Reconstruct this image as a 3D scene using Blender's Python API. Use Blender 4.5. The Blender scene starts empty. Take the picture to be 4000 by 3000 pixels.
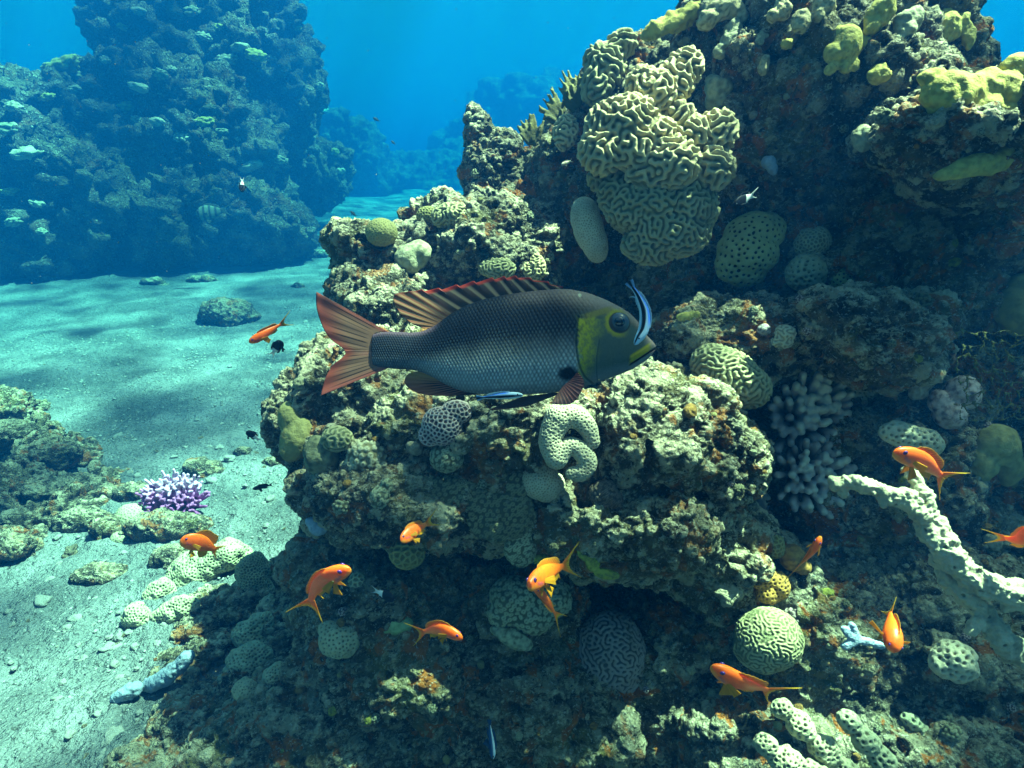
import bpy, bmesh, math, random
import numpy as np
from mathutils import Vector, Matrix, Quaternion, kdtree
from mathutils.bvhtree import BVHTree

# ------------------------------------------------------------------ camera, light, exposure
SC = bpy.context.scene
COL = SC.collection
PITCH = math.radians(19.0)
CAM_Z = 1.5
FOC = 1317.7            # focal length in pixels of a 2212 wide picture
cam_d = bpy.data.cameras.new('camera')
cam_d.sensor_width = 36.0
cam_d.lens = 36.0 * FOC / 2212.0
cam_d.clip_start = 0.02
cam_d.clip_end = 400.0
cam = bpy.data.objects.new('camera', cam_d)
cam.location = (0, 0, CAM_Z)
cam.rotation_euler = (math.pi / 2 - PITCH, 0, 0)
COL.objects.link(cam)
SC.camera = cam

SUN_EL, SUN_AZ = math.radians(66.0), math.radians(80.0)   # azimuth clockwise from +Y
world = bpy.data.worlds.new('World')
SC.world = world
world.use_nodes = True
wn = world.node_tree.nodes
wl = world.node_tree.links
bg = wn['Background']
sky = wn.new('ShaderNodeTexSky')
sky.sky_type = 'NISHITA'
sky.sun_disc = False
sky.sun_elevation = SUN_EL
sky.sun_rotation = SUN_AZ
bg.inputs['Strength'].default_value = 0.05
wl.new(sky.outputs['Color'], bg.inputs['Color'])

sun_d = bpy.data.lights.new('sun', 'SUN')
sun_d.energy = 5.0
sun_d.angle = math.radians(0.4)
sun_d.color = (1.0, 0.90, 0.88)
sun = bpy.data.objects.new('sun', sun_d)
sdir = Vector((math.sin(SUN_AZ) * math.cos(SUN_EL), math.cos(SUN_AZ) * math.cos(SUN_EL), math.sin(SUN_EL)))
sun.rotation_euler = (-sdir).to_track_quat('-Z', 'Y').to_euler()
sun.location = sdir * 20
COL.objects.link(sun)

SC.view_settings.view_transform = 'Standard'
SC.view_settings.look = 'None'
SC.view_settings.gamma = 1.0
SC.view_settings.exposure = 3.7
SC.view_settings.use_curve_mapping = False
SC.cycles.max_bounces = 6
SC.cycles.diffuse_bounces = 3
SC.cycles.glossy_bounces = 2
SC.cycles.transmission_bounces = 3
SC.cycles.transparent_max_bounces = 8
SC.cycles.volume_bounces = 0
SC.cycles.sample_clamp_indirect = 6.0

# ------------------------------------------------------------------ helpers
CF = Vector((0, math.cos(PITCH), -math.sin(PITCH)))
CU = Vector((0, math.sin(PITCH), math.cos(PITCH)))
CR = Vector((1, 0, 0))
CAM = Vector((0, 0, CAM_Z))


def P(x, y, d):
    """the point of the place seen at picture position x, y (2212 wide) at depth d metres"""
    return CAM + CF * d + CR * ((x - 1106.0) / FOC * d) + CU * (-(y - 829.5) / FOC * d)


def link(o):
    COL.objects.link(o)
    return o


def tag(o, label=None, cat=None, group=None, kind=None):
    if label: o['label'] = label
    if cat: o['category'] = cat
    if group: o['group'] = group
    if kind: o['kind'] = kind
    return o


def empty(name, loc, label=None, cat=None, group=None):
    o = bpy.data.objects.new(name, None)
    o.empty_display_size = 0.05
    o.location = loc
    link(o)
    return tag(o, label, cat, group)


def np_mesh(name, v, f, smooth=True):
    """v (n,3) float, f (m,3|4) int"""
    me = bpy.data.meshes.new(name)
    v = np.ascontiguousarray(v, dtype=np.float32)
    f = np.ascontiguousarray(f, dtype=np.int32)
    k = f.shape[1]
    me.vertices.add(len(v)); me.vertices.foreach_set('co', v.ravel())
    me.loops.add(f.size); me.loops.foreach_set('vertex_index', f.ravel())
    me.polygons.add(len(f))
    me.polygons.foreach_set('loop_start', np.arange(0, f.size, k, dtype=np.int32))
    me.polygons.foreach_set('loop_total', np.full(len(f), k, dtype=np.int32))
    me.update(calc_edges=True)
    me.validate()
    if smooth:
        me.polygons.foreach_set('use_smooth', np.ones(len(me.polygons), dtype=bool))
    return me


def get_co(me):
    a = np.empty(len(me.vertices) * 3, dtype=np.float32)
    me.vertices.foreach_get('co', a)
    return a.reshape(-1, 3).astype(np.float64)


def set_co(me, v):
    me.vertices.foreach_set('co', np.ascontiguousarray(v, dtype=np.float32).ravel())
    me.update()


def get_no(me):
    a = np.empty(len(me.vertices) * 3, dtype=np.float32)
    me.vertex_normals.foreach_get('vector', a)
    return a.reshape(-1, 3).astype(np.float64)


def get_edges(me):
    a = np.empty(len(me.edges) * 2, dtype=np.int32)
    me.edges.foreach_get('vertices', a)
    return a.reshape(-1, 2)


def set_attr(me, name, vals):
    at = me.attributes.new(name, 'FLOAT', 'POINT')
    at.data.foreach_set('value', np.ascontiguousarray(vals, dtype=np.float32))


def set_col(me, name, rgb):
    at = me.color_attributes.new(name, 'FLOAT_COLOR', 'POINT')
    a = np.ones((len(rgb), 4), dtype=np.float32)
    a[:, :3] = rgb
    at.data.foreach_set('color', a.ravel())


class Graph:
    """neighbour averaging over a mesh"""
    def __init__(self, me):
        e = get_edges(me)
        n = len(me.vertices)
        src = np.concatenate([e[:, 0], e[:, 1]])
        dst = np.concatenate([e[:, 1], e[:, 0]])
        o = np.argsort(src, kind='stable')
        self.dst = dst[o]
        cnt = np.bincount(src, minlength=n)
        self.ptr = np.concatenate([[0], np.cumsum(cnt)[:-1]])
        self.ptr = np.minimum(self.ptr, max(len(self.dst) - 1, 0))
        self.cnt = cnt.astype(np.float64)

    def avg(self, u, times=1, w=None):
        c = self.cnt + 1
        for _ in range(times):
            s = np.add.reduceat(u[self.dst], self.ptr, axis=0)
            if u.ndim == 2:
                s[self.cnt == 0] = 0
                u = (u + s) / c[:, None]
            else:
                s[self.cnt == 0] = 0
                u = (u + s) / c
        return u


# ---- noise
def _hash(ix, iy, iz, seed):
    h = (ix * np.int64(374761393) + iy * np.int64(668265263) + iz * np.int64(2147483647 - 58) + np.int64(seed) * np.int64(1274126177)) & 0xffffffff
    h = ((h ^ (h >> 13)) * np.int64(1274126177)) & 0xffffffff
    h = ((h ^ (h >> 16)) * np.int64(2246822519 & 0x7fffffff)) & 0xffffffff
    return h ^ (h >> 15)


def noise3(p, scale=1.0, seed=0):
    """gradient noise, about -1..1; p (n,3); feature size = scale"""
    q = p / scale + 1000.0
    i = np.floor(q).astype(np.int64)
    f = q - i
    u = f * f * f * (f * (f * 6 - 15) + 10)
    out = np.zeros(len(p))
    for dx in (0, 1):
        wx = u[:, 0] if dx else 1 - u[:, 0]
        for dy in (0, 1):
            wy = u[:, 1] if dy else 1 - u[:, 1]
            for dz in (0, 1):
                wz = u[:, 2] if dz else 1 - u[:, 2]
                h = _hash(i[:, 0] + dx, i[:, 1] + dy, i[:, 2] + dz, seed)
                gx = ((h & 1023) / 511.5) - 1
                gy = (((h >> 10) & 1023) / 511.5) - 1
                gz = (((h >> 20) & 1023) / 511.5) - 1
                out += wx * wy * wz * (gx * (f[:, 0] - dx) + gy * (f[:, 1] - dy) + gz * (f[:, 2] - dz))
    return out * 1.3


def fbm(p, scale, seed=0, oct=4, gain=0.5, lac=2.03):
    a, s, out = 1.0, scale, np.zeros(len(p))
    for k in range(oct):
        out += a * noise3(p, s, seed + k * 17)
        a *= gain; s /= lac
    return out


def voro(p, scale, seed=0, jitter=0.9):
    """F1, F2 distances in units of the cell size"""
    q = p / scale + 1000.0
    i = np.floor(q).astype(np.int64)
    f1 = np.full(len(p), 9.0); f2 = np.full(len(p), 9.0)
    for dx in (-1, 0, 1):
        for dy in (-1, 0, 1):
            for dz in (-1, 0, 1):
                c = i + np.array([dx, dy, dz])
                h = _hash(c[:, 0], c[:, 1], c[:, 2], seed)
                jx = ((h & 1023) / 1023.0 - 0.5) * jitter + 0.5
                jy = (((h >> 10) & 1023) / 1023.0 - 0.5) * jitter + 0.5
                jz = (((h >> 20) & 1023) / 1023.0 - 0.5) * jitter + 0.5
                d = np.sqrt((c[:, 0] + jx - q[:, 0]) ** 2 + (c[:, 1] + jy - q[:, 1]) ** 2 + (c[:, 2] + jz - q[:, 2]) ** 2)
                f2 = np.minimum(f2, np.maximum(f1, d))
                f1 = np.minimum(f1, d)
    return f1, f2


def sstep(a, b, x):
    t = np.clip((x - a) / (b - a), 0, 1)
    return t * t * (3 - 2 * t)


def interp_list(pts, t):
    """polyline through pts (k,2+) at parameters t in 0..1, evenly by index, smooth"""
    pts = np.asarray(pts, float)
    k = len(pts)
    s = np.clip(t, 0, 1) * (k - 1)
    i = np.clip(np.floor(s).astype(int), 0, k - 2)
    f = (s - i)[:, None]
    p0 = pts[np.maximum(i - 1, 0)]; p1 = pts[i]; p2 = pts[i + 1]; p3 = pts[np.minimum(i + 2, k - 1)]
    return 0.5 * ((2 * p1) + (-p0 + p2) * f + (2 * p0 - 5 * p1 + 4 * p2 - p3) * f ** 2 + (-p0 + 3 * p1 - 3 * p2 + p3) * f ** 3)


# ---- unit icosphere
_ICO = {}


def ico(sub):
    if sub not in _ICO:
        bm = bmesh.new()
        bmesh.ops.create_icosphere(bm, subdivisions=sub, radius=1.0)
        v = np.array([x.co[:] for x in bm.verts]); f = np.array([[q.index for q in p.verts] for p in bm.faces])
        bm.free()
        _ICO[sub] = (v, f)
    return _ICO[sub]


def blob_mesh(blobs, sub=3):
    """blobs: (centre Vector, 3x3 axes (columns scaled)) -> joined verts, faces"""
    V, F, n = [], [], 0
    iv, if_ = ico(sub)
    for c, A in blobs:
        V.append(iv @ A.T + np.array(c)); F.append(if_ + n); n += len(iv)
    return np.concatenate(V), np.concatenate(F)


def px_blob(x, y, d, rx, ry, rd, rot=0.0):
    """ellipsoid centred at picture x,y and depth d, half sizes rx, ry in picture px, rd in metres; rot degrees in the picture plane"""
    c = P(x, y, d)
    s = d / FOC
    a = math.radians(rot)
    X = (CR * math.cos(a) - CU * math.sin(a)) * (rx * s)
    Y = (CR * math.sin(a) + CU * math.cos(a)) * (ry * s)
    Z = CF * rd
    return c, np.array([X[:], Y[:], Z[:]]).T


def remesh(v, f, voxel, smooth=0, name='tmp'):
    me = np_mesh(name, v, f)
    o = bpy.data.objects.new(name, me)
    link(o)
    m = o.modifiers.new('r', 'REMESH')
    m.mode = 'VOXEL'
    m.voxel_size = voxel
    m.use_smooth_shade = True
    dg = bpy.context.evaluated_depsgraph_get()
    ev = o.evaluated_get(dg)
    out = bpy.data.meshes.new_from_object(ev, depsgraph=dg)
    bpy.data.objects.remove(o)
    bpy.data.meshes.remove(me)
    out.name = name
    if smooth:
        g = Graph(out)
        set_co(out, g.avg(get_co(out), smooth))
    out.polygons.foreach_set('use_smooth', np.ones(len(out.polygons), dtype=bool))
    return out


def finish(name, me, mat, label=None, cat=None, group=None, kind=None, parent=None, base=None):
    """link a mesh given in world coordinates as an object whose origin is at its base"""
    v = get_co(me)
    if base is None:
        lo, hi = v.min(0), v.max(0)
        base = Vector(((lo[0] + hi[0]) / 2, (lo[1] + hi[1]) / 2, lo[2]))
    if parent is not None:
        base = Vector(parent.location)
    set_co(me, v - np.array(base[:]))
    me.materials.clear()
    me.materials.append(mat)
    me.name = name
    o = bpy.data.objects.new(name, me)
    if parent is None:
        o.location = base
    link(o)
    if parent is not None:
        o.parent = parent
    return tag(o, label, cat, group, kind)


# ---- materials
def new_mat(name, rough=0.85, spec=0.3):
    m = bpy.data.materials.new(name)
    m.use_nodes = True
    b = m.node_tree.nodes['Principled BSDF']
    b.inputs['Roughness'].default_value = rough
    b.inputs['Specular IOR Level'].default_value = spec
    return m, m.node_tree.nodes, m.node_tree.links, b


class NT:
    """small node-building helper"""
    def __init__(self, mat):
        self.n = mat.node_tree.nodes; self.l = mat.node_tree.links
        self.co = self.n.new('ShaderNodeTexCoord').outputs['Object']

    def noise(self, scale, detail=4, rough=0.55, dist=0.0, vec=None):
        t = self.n.new('ShaderNodeTexNoise')
        t.inputs['Scale'].default_value = scale; t.inputs['Detail'].default_value = detail
        t.inputs['Roughness'].default_value = rough; t.inputs['Distortion'].default_value = dist
        self.l.new(vec or self.co, t.inputs['Vector'])
        return t.outputs['Fac']

    def voro(self, scale, feature='F1', out='Distance', vec=None, rand=1.0):
        t = self.n.new('ShaderNodeTexVoronoi')
        t.feature = feature
        t.inputs['Scale'].default_value = scale
        t.inputs['Randomness'].default_value = rand
        self.l.new(vec or self.co, t.inputs['Vector'])
        return t.outputs[out]

    def ramp(self, fac, a, b, interp='SMOOTHSTEP'):
        t = self.n.new('ShaderNodeMapRange')
        t.interpolation_type = interp
        t.inputs['From Min'].default_value = a; t.inputs['From Max'].default_value = b
        self.l.new(fac, t.inputs['Value'])
        return t.outputs['Result']

    def math(self, op, a, b=None):
        t = self.n.new('ShaderNodeMath'); t.operation = op
        for k, x in enumerate((a, b)):
            if x is None: continue
            if isinstance(x, (int, float)): t.inputs[k].default_value = x
            else: self.l.new(x, t.inputs[k])
        return t.outputs[0]

    def mix(self, fac, a, b, blend='MIX'):
        t = self.n.new('ShaderNodeMix'); t.data_type = 'RGBA'; t.blend_type = blend
        for s, x in ((t.inputs[0], fac), (t.inputs[6], a), (t.inputs[7], b)):
            if isinstance(x, (int, float)): s.default_value = x
            elif isinstance(x, (tuple, list)): s.default_value = (x[0], x[1], x[2], 1)
            else: self.l.new(x, s)
        return t.outputs[2]

    def attr(self, name, out='Fac'):
        t = self.n.new('ShaderNodeAttribute'); t.attribute_name = name
        return t.outputs[out]

    def bump(self, h, dist, strength=1.0, normal=None):
        t = self.n.new('ShaderNodeBump')
        t.inputs['Distance'].default_value = dist; t.inputs['Strength'].default_value = strength
        self.l.new(h, t.inputs['Height'])
        if normal is not None: self.l.new(normal, t.inputs['Normal'])
        return t.outputs['Normal']

    def up(self):
        g = self.n.new('ShaderNodeNewGeometry')
        s = self.n.new('ShaderNodeSeparateXYZ')
        self.l.new(g.outputs['True Normal'], s.inputs[0])
        return s.outputs['Z']
# ------------------------------------------------------------------ water: surface above, haze of the water itself
LIGHT_SPOTS = [
    (1350, 235, 1.42, .13, 1), (1500, 300, 1.42, .13, 1), (1440, 180, 1.46, .10, 1), (1450, 50, 1.7, .30, 1), (1300, 110, 1.7, .14, .8),
    (2060, 270, 1.25, .24, 1), (1930, 40, 1.7, .25, .8), (1750, 30, 1.7, .2, .6), (2150, 330, 1.22, .16, 1), (1600, 50, 1.6, .2, .9), (1680, 110, 1.5, .13, .8), (1980, 190, 1.4, .16, .9), (1900, 330, 1.4, .1, .6), (1960, 560, 1.5, .1, .5), (1780, 420, 1.45, .08, .35),
    (860, 550, 1.8, .18, 1), (1010, 470, 1.9, .14, .6), (1050, 250, 2.05, .1, .5),
    (760, 780, 1.5, .15, .9), (650, 850, 1.5, .12, .9), (850, 680, 1.68, .18, 1), (980, 880, 1.4, .12, .7), (1220, 890, 1.27, .12, .9),
    (1420, 850, 1.3, .17, 1), (1520, 970, 1.35, .10, .8), (790, 980, 1.38, .07, .8), (1190, 1010, 1.25, .06, .6),
    (1860, 660, 1.4, .14, 1), (1750, 690, 1.42, .08, .5), (1930, 1060, 1.15, .14, 1), (2130, 1270, 1.1, .20, 1), (2020, 1150, 1.12, .1, .9), (1960, 930, 1.2, .08, 1),
    (740, 740, .85, .06, .4), (880, 650, .85, .05, .35), (1830, 120, 1.5, .14, .8), (2120, 190, 1.22, .15, 1), (2000, 420, 1.4, .1, .6), (1600, 500, 1.5, .07, .3), (1100, 760, 1.6, .14, .6), (900, 780, 1.6, .16, .9), (700, 950, 1.45, .12, .5),
    (1730, 1575, 1.0, .10, .8), (1265, 430, 1.55, .07, 1), (1280, 1195, 1.25, .04, .7), (2070, 1410, 1.15, .07, .7), (1660, 1320, 1.2, .05, .5), (712, 1262, .82, .06, .8), (945, 1365, .81, .05, .7), (1180, 1242, 1.0, .05, .7), (1925, 1360, 1.0, .05, .8), (1600, 1470, .94, .05, .5), (1985, 1000, 1.07, .06, .7), (893, 1148, .88, .04, .7), (1750, 1190, 1.07, .04, .8), (430, 1172, 1.02, .05, .7), (570, 720, 1.06, .05, .7), (1395, 680, .79, .03, .5), (2000, 820, 1.3, .07, .8),
]


def build_water():
    # sea surface sheet used as a gobo: painted transparency and tint shape the light
    m, n, l, b = new_mat('water_gobo')
    n.remove(b)
    t = NT(m)
    out = n['Material Output']
    w = n.new('ShaderNodeVectorMath'); w.operation = 'ADD'
    nz = n.new('ShaderNodeTexNoise'); nz.inputs['Scale'].default_value = 1.3; nz.inputs['Detail'].default_value = 2
    l.new(t.co, nz.inputs['Vector'])
    sc = n.new('ShaderNodeVectorMath'); sc.operation = 'SCALE'; sc.inputs['Scale'].default_value = 0.55
    l.new(nz.outputs['Color'], sc.inputs[0])
    l.new(t.co, w.inputs[0]); l.new(sc.outputs[0], w.inputs[1])
    e1 = t.voro(2.6, 'SMOOTH_F1', vec=w.outputs[0])
    e2 = t.voro(1.15, 'SMOOTH_F1', vec=w.outputs[0])
    big = t.noise(0.42, 2, 0.5)
    a = t.ramp(e1, 0.18, 0.62)
    c = t.ramp(e2, 0.15, 0.62)
    s = t.math('MULTIPLY', t.math('ADD', t.math('MULTIPLY', a, 0.55), t.math('MULTIPLY', c, 0.75)), t.ramp(big, 0.24, 0.60))
    # over the reef the sheet is painted dark, with spots of light aimed below
    def aim(x, y, d):
        q = P(x, y, d); k = (9.0 - q.z) / sdir.z
        return (q.x + sdir.x * k, q.y + sdir.y * k - 20.0, 0.0)

    def disc(c, r0, r1):
        v = n.new('ShaderNodeVectorMath'); v.operation = 'DISTANCE'
        l.new(w2, v.inputs[0]); v.inputs[1].default_value = c
        return t.ramp(v.outputs['Value'], r1, r0)
    ws = n.new('ShaderNodeVectorMath'); ws.operation = 'SCALE'; ws.inputs['Scale'].default_value = 0.16
    nz2 = n.new('ShaderNodeTexNoise'); nz2.inputs['Scale'].default_value = 5.0; nz2.inputs['Detail'].default_value = 3
    l.new(t.co, nz2.inputs['Vector'])
    sb = n.new('ShaderNodeVectorMath'); sb.operation = 'SUBTRACT'; sb.inputs[1].default_value = (0.5, 0.5, 0.5)
    l.new(nz2.outputs['Color'], sb.inputs[0]); l.new(sb.outputs[0], ws.inputs[0])
    wa = n.new('ShaderNodeVectorMath'); wa.operation = 'ADD'
    l.new(t.co, wa.inputs[0]); l.new(ws.outputs[0], wa.inputs[1])
    w2 = wa.outputs[0]
    reef = disc(aim(1720, 850, 1.6), 1.0, 1.5)
    reef = t.math('MAXIMUM', reef, disc(aim(1800, 1500, 1.2), .55, .85))
    reef = t.math('MAXIMUM', reef, disc(aim(1350, 1600, 1.4), .50, .80))
    spots = None
    for x, y, d, r, k in LIGHT_SPOTS:
        q = t.math('MULTIPLY', disc(aim(x, y, d), r * 0.45, r * 1.4), k)
        spots = q if spots is None else t.math('MAXIMUM', spots, q)
    e3 = t.ramp(t.voro(7.5, 'SMOOTH_F1', vec=w2), 0.15, 0.6)
    lit = t.math('ADD', t.math('MULTIPLY', spots, t.math('ADD', t.math('MULTIPLY', e3, 0.75), 0.45)), t.math('ADD', t.math('MULTIPLY', s, 0.07), 0.012))
    sh = t.math('MULTIPLY', disc(aim(1150, 735, .85), .10, .22), 0.70)  # added shade disc that darkens the bream
    lit = t.math('MULTIPLY', lit, t.math('SUBTRACT', 1.0, sh))
    gen = t.math('ADD', t.math('MULTIPLY', s, 1.05), 0.20)
    gs = t.math('MULTIPLY', disc(aim(470, 330, 9.8), 1.9, 3.0), 0.52)  # added shade discs over the far reef and the rubble
    gs = t.math('MAXIMUM', gs, t.math('MULTIPLY', disc(aim(520, 1480, 1.85), .22, .5), 0.72))
    gs = t.math('MAXIMUM', gs, t.math('MULTIPLY', disc(aim(80, 1060, 3.1), .3, .75), 0.55))
    for x, y, d, r in ((120, 150, 8.8, .5), (40, 300, 8.2, .45), (300, 250, 8.8, .35), (540, 110, 9.9, .45), (60, 450, 7.9, .3), (400, 40, 9.6, .4), (560, 355, 10, .25)):
        gs = t.math('MULTIPLY', gs, t.math('SUBTRACT', 1.0, t.math('MULTIPLY', disc(aim(x, y, d), r * .5, r * 1.3), 0.75)))
    gen = t.math('MULTIPLY', gen, t.math('SUBTRACT', 1.0, gs))
    df = t.math('ADD', t.math('MULTIPLY', gen, t.math('SUBTRACT', 1.0, reef)), t.math('MULTIPLY', lit, reef))
    fac = t.math('MINIMUM', df, 1.0)
    tr = n.new('ShaderNodeBsdfTransparent')
    col = n.new('ShaderNodeCombineColor')
    for k, tint in enumerate((1.0, 0.80, 0.55)): l.new(t.math('MULTIPLY', fac, tint), col.inputs[k])
    l.new(col.outputs[0], tr.inputs['Color'])
    # outside the cone of about 48 degrees the surface reflects the water below instead of showing the sky
    gl = n.new('ShaderNodeBsdfGlossy'); gl.inputs['Roughness'].default_value = 0.25
    gl.inputs['Color'].default_value = (0.9, 0.9, 0.9, 1)
    ge = n.new('ShaderNodeNewGeometry')
    dt = n.new('ShaderNodeVectorMath'); dt.operation = 'DOT_PRODUCT'
    l.new(ge.outputs['Incoming'], dt.inputs[0]); l.new(ge.outputs['Normal'], dt.inputs[1])
    win = t.ramp(t.math('ABSOLUTE', dt.outputs['Value']), 0.58, 0.72)
    mx = n.new('ShaderNodeMixShader')
    l.new(win, mx.inputs[0]); l.new(gl.outputs[0], mx.inputs[1]); l.new(tr.outputs[0], mx.inputs[2])
    l.new(mx.outputs[0], out.inputs['Surface'])
    R = 210.0
    me = np_mesh('water_surface_gobo', np.array([[-R, -R, 0], [R, -R, 0], [R, R, 0], [-R, R, 0]]), np.array([[0, 1, 2, 3]]))
    me.materials.append(m)
    o = link(bpy.data.objects.new('water_surface_gobo', me)); o.location = (0, 20, 9.0)
    tag(o, 'sea surface overhead, patterned to dapple the light on the reef', None, None, 'structure')


HAZE_TOP = 6.0


def build_haze():
    m = bpy.data.materials.new('sea_water'); m.use_nodes = True
    n, l = m.node_tree.nodes, m.node_tree.links
    n.remove(n['Principled BSDF'])
    v = n.new('ShaderNodeVolumePrincipled')
    D = 0.20
    sca = (0.0002, 0.0083, 0.0325)       # scattered per metre, red green blue
    absb = (0.197, 0.057, 0.037)      # absorbed per metre
    v.inputs['Density'].default_value = D
    v.inputs['Color'].default_value = (sca[0] / D, sca[1] / D, sca[2] / D, 1)
    v.inputs['Absorption Color'].default_value = tuple(max(0.0, 1 - q / (D * (1 - k / D))) ** 2 for q, k in zip(absb, sca)) + (1,)
    v.inputs['Anisotropy'].default_value = 0.2
    l.new(v.outputs[0], n['Material Output'].inputs['Volume'])
    x0, x1, y0, y1, z0, z1 = -90, 90, -4, 190, -2.2, HAZE_TOP
    vs = np.array([[x, y, z] for x in (x0, x1) for y in (y0, y1) for z in (z0, z1)], float)
    f = np.array([[0, 1, 3, 2], [4, 6, 7, 5], [0, 4, 5, 1], [2, 3, 7, 6], [0, 2, 6, 4], [1, 5, 7, 3]])
    me = np_mesh('haze', vs, f, smooth=False)
    me.materials.append(m)
    o = link(bpy.data.objects.new('haze', me))
    tag(o, 'clear blue sea water that fades far reef to blue', None, None, 'stuff')
    o.display_type = 'WIRE'


def ground_z(x, y):
    p = np.stack([x, y, np.zeros_like(x)], 1)
    z = 0.045 * np.maximum(0, np.hypot(x, y) - 6) * sstep(6, 12, np.hypot(x, y)) + 0.10 * noise3(p, 3.2, 5) + 0.045 * noise3(p, 1.1, 6) + 0.018 * noise3(p, 0.4, 7)
    return z


def build_ground():
    nr, na = 760, 420
    r = np.geomspace(0.25, 185.0, nr)
    ang = np.radians(np.concatenate([np.linspace(-80, -50, 30, endpoint=False), np.linspace(-50, 12, na - 60, endpoint=False), np.linspace(12, 80, 30)]))
    Rr, A = np.meshgrid(r, ang, indexing='ij')
    x = (Rr * np.sin(A)).ravel(); y = (Rr * np.cos(A)).ravel() - 0.2
    z = ground_z(x, y)
    p = np.stack([x, y, z], 1)
    near = np.exp(-np.hypot(x, y) / 9.0)
    z = z + near * (0.024 * fbm(p, 0.13, 11, 4) + 0.012 * np.maximum(0, 1 - 2.4 * voro(p, 0.07, 3)[0]))
    v = np.stack([x, y, z], 1)
    i = np.arange(nr - 1)[:, None] * na + np.arange(na - 1)[None, :]
    f = np.stack([i, i + 1, i + na + 1, i + na], -1).reshape(-1, 4)
    m, n, l, b = new_mat('sand', 0.95, 0.1)
    t = NT(m)
    c = t.mix(t.ramp(t.noise(2.2, 5, 0.6), 0.35, 0.7), (0.105, 0.122, 0.124), (0.255, 0.275, 0.275))
    c = t.mix(t.ramp(t.noise(48, 4, 0.75), 0.54, 0.66), c, (0.035, 0.04, 0.038))
    c = t.mix(t.ramp(t.noise(120, 2, 0.6), 0.60, 0.72), c, (0.34, 0.36, 0.33))
    l.new(c, b.inputs['Base Color'])
    h = t.math('ADD', t.noise(90, 3, 0.65), t.math('MULTIPLY', t.noise(22, 3, 0.6), 2.0))
    l.new(t.bump(h, 0.03, 1.0), b.inputs['Normal'])
    me = np_mesh('seabed', v, f)
    me.materials.append(m)
    o = link(bpy.data.objects.new('ground', me))
    tag(o, 'pale sandy sea floor with coral rubble', None, None, 'structure')
    return o


build_water()
build_haze()
GROUND = build_ground()
# ------------------------------------------------------------------ reef rock
def rock_material(name='reef_rock', pale=0.5, rust=0.5, scale=1.0, green=0.5):
    m, n, l, b = new_mat(name, 0.9, 0.15)
    t = NT(m)
    s = 1.0 / scale
    h = t.attr('bulge')
    dark = t.mix(t.ramp(t.noise(9 * s, 4, 0.6), 0.35, 0.65), (0.02, 0.02, 0.012), (0.07, 0.062, 0.036))
    c = t.mix(t.ramp(t.noise(17 * s, 5, 0.65, 0.6), 0.45, 0.62), dark, (0.14, 0.12, 0.08))
    zone = t.noise(3.3 * s, 4, 0.6, 0.8)
    c = t.mix(t.math('MULTIPLY', t.ramp(zone, 0.50, 0.60), 0.75), c, (0.15, 0.125, 0.06))
    c = t.mix(t.math('MULTIPLY', t.ramp(zone, 0.44, 0.34), 0.6), c, (0.05, 0.06, 0.05))
    # green-yellow turf
    c = t.mix(t.math('MULTIPLY', t.ramp(t.noise(6.3 * s, 5, 0.65, 0.4), 0.50, 0.66), green), c, (0.17, 0.155, 0.03))
    # pale crust and silt on what stands out and faces up
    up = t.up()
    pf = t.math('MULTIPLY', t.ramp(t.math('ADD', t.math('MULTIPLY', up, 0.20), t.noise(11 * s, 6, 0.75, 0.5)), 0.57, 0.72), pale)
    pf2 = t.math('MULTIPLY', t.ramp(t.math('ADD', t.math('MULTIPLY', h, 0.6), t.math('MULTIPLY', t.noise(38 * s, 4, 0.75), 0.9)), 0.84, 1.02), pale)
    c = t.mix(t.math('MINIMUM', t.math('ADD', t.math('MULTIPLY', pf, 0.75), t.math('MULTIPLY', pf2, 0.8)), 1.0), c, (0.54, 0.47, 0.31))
    # rust coloured sponge and pink crust
    c = t.mix(t.math('MULTIPLY', t.ramp(t.noise(12.5 * s, 4, 0.6, 0.9), 0.545, 0.63), rust), c, (0.33, 0.105, 0.018))
    c = t.mix(t.math('MULTIPLY', t.ramp(t.noise(8.5 * s, 4, 0.6, 1.2), 0.61, 0.70), rust * 0.8), c, (0.17, 0.085, 0.035))
    # small holes painted as dark flecks, their shade put into the colour
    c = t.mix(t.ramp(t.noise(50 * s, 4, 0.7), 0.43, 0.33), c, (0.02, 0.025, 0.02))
    # grit
    c = t.mix(t.math('MULTIPLY', t.ramp(t.noise(120 * s, 3, 0.7), 0.57, 0.66), 0.65), c, (0.50, 0.48, 0.40))
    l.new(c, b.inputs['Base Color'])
    v = t.voro(85 * s, 'F1')
    hh = t.math('ADD', t.math('MULTIPLY', t.noise(60 * s, 5, 0.7), 1.6), t.math('MULTIPLY', t.ramp(v, 0.5, 0.1), 0.5))
    hh = t.math('ADD', hh, t.math('MULTIPLY', t.noise(210 * s, 3, 0.7), 0.35))
    l.new(t.bump(hh, 0.018 * scale, 1.0), b.inputs['Normal'])
    return m


ROCKS = []


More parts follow.
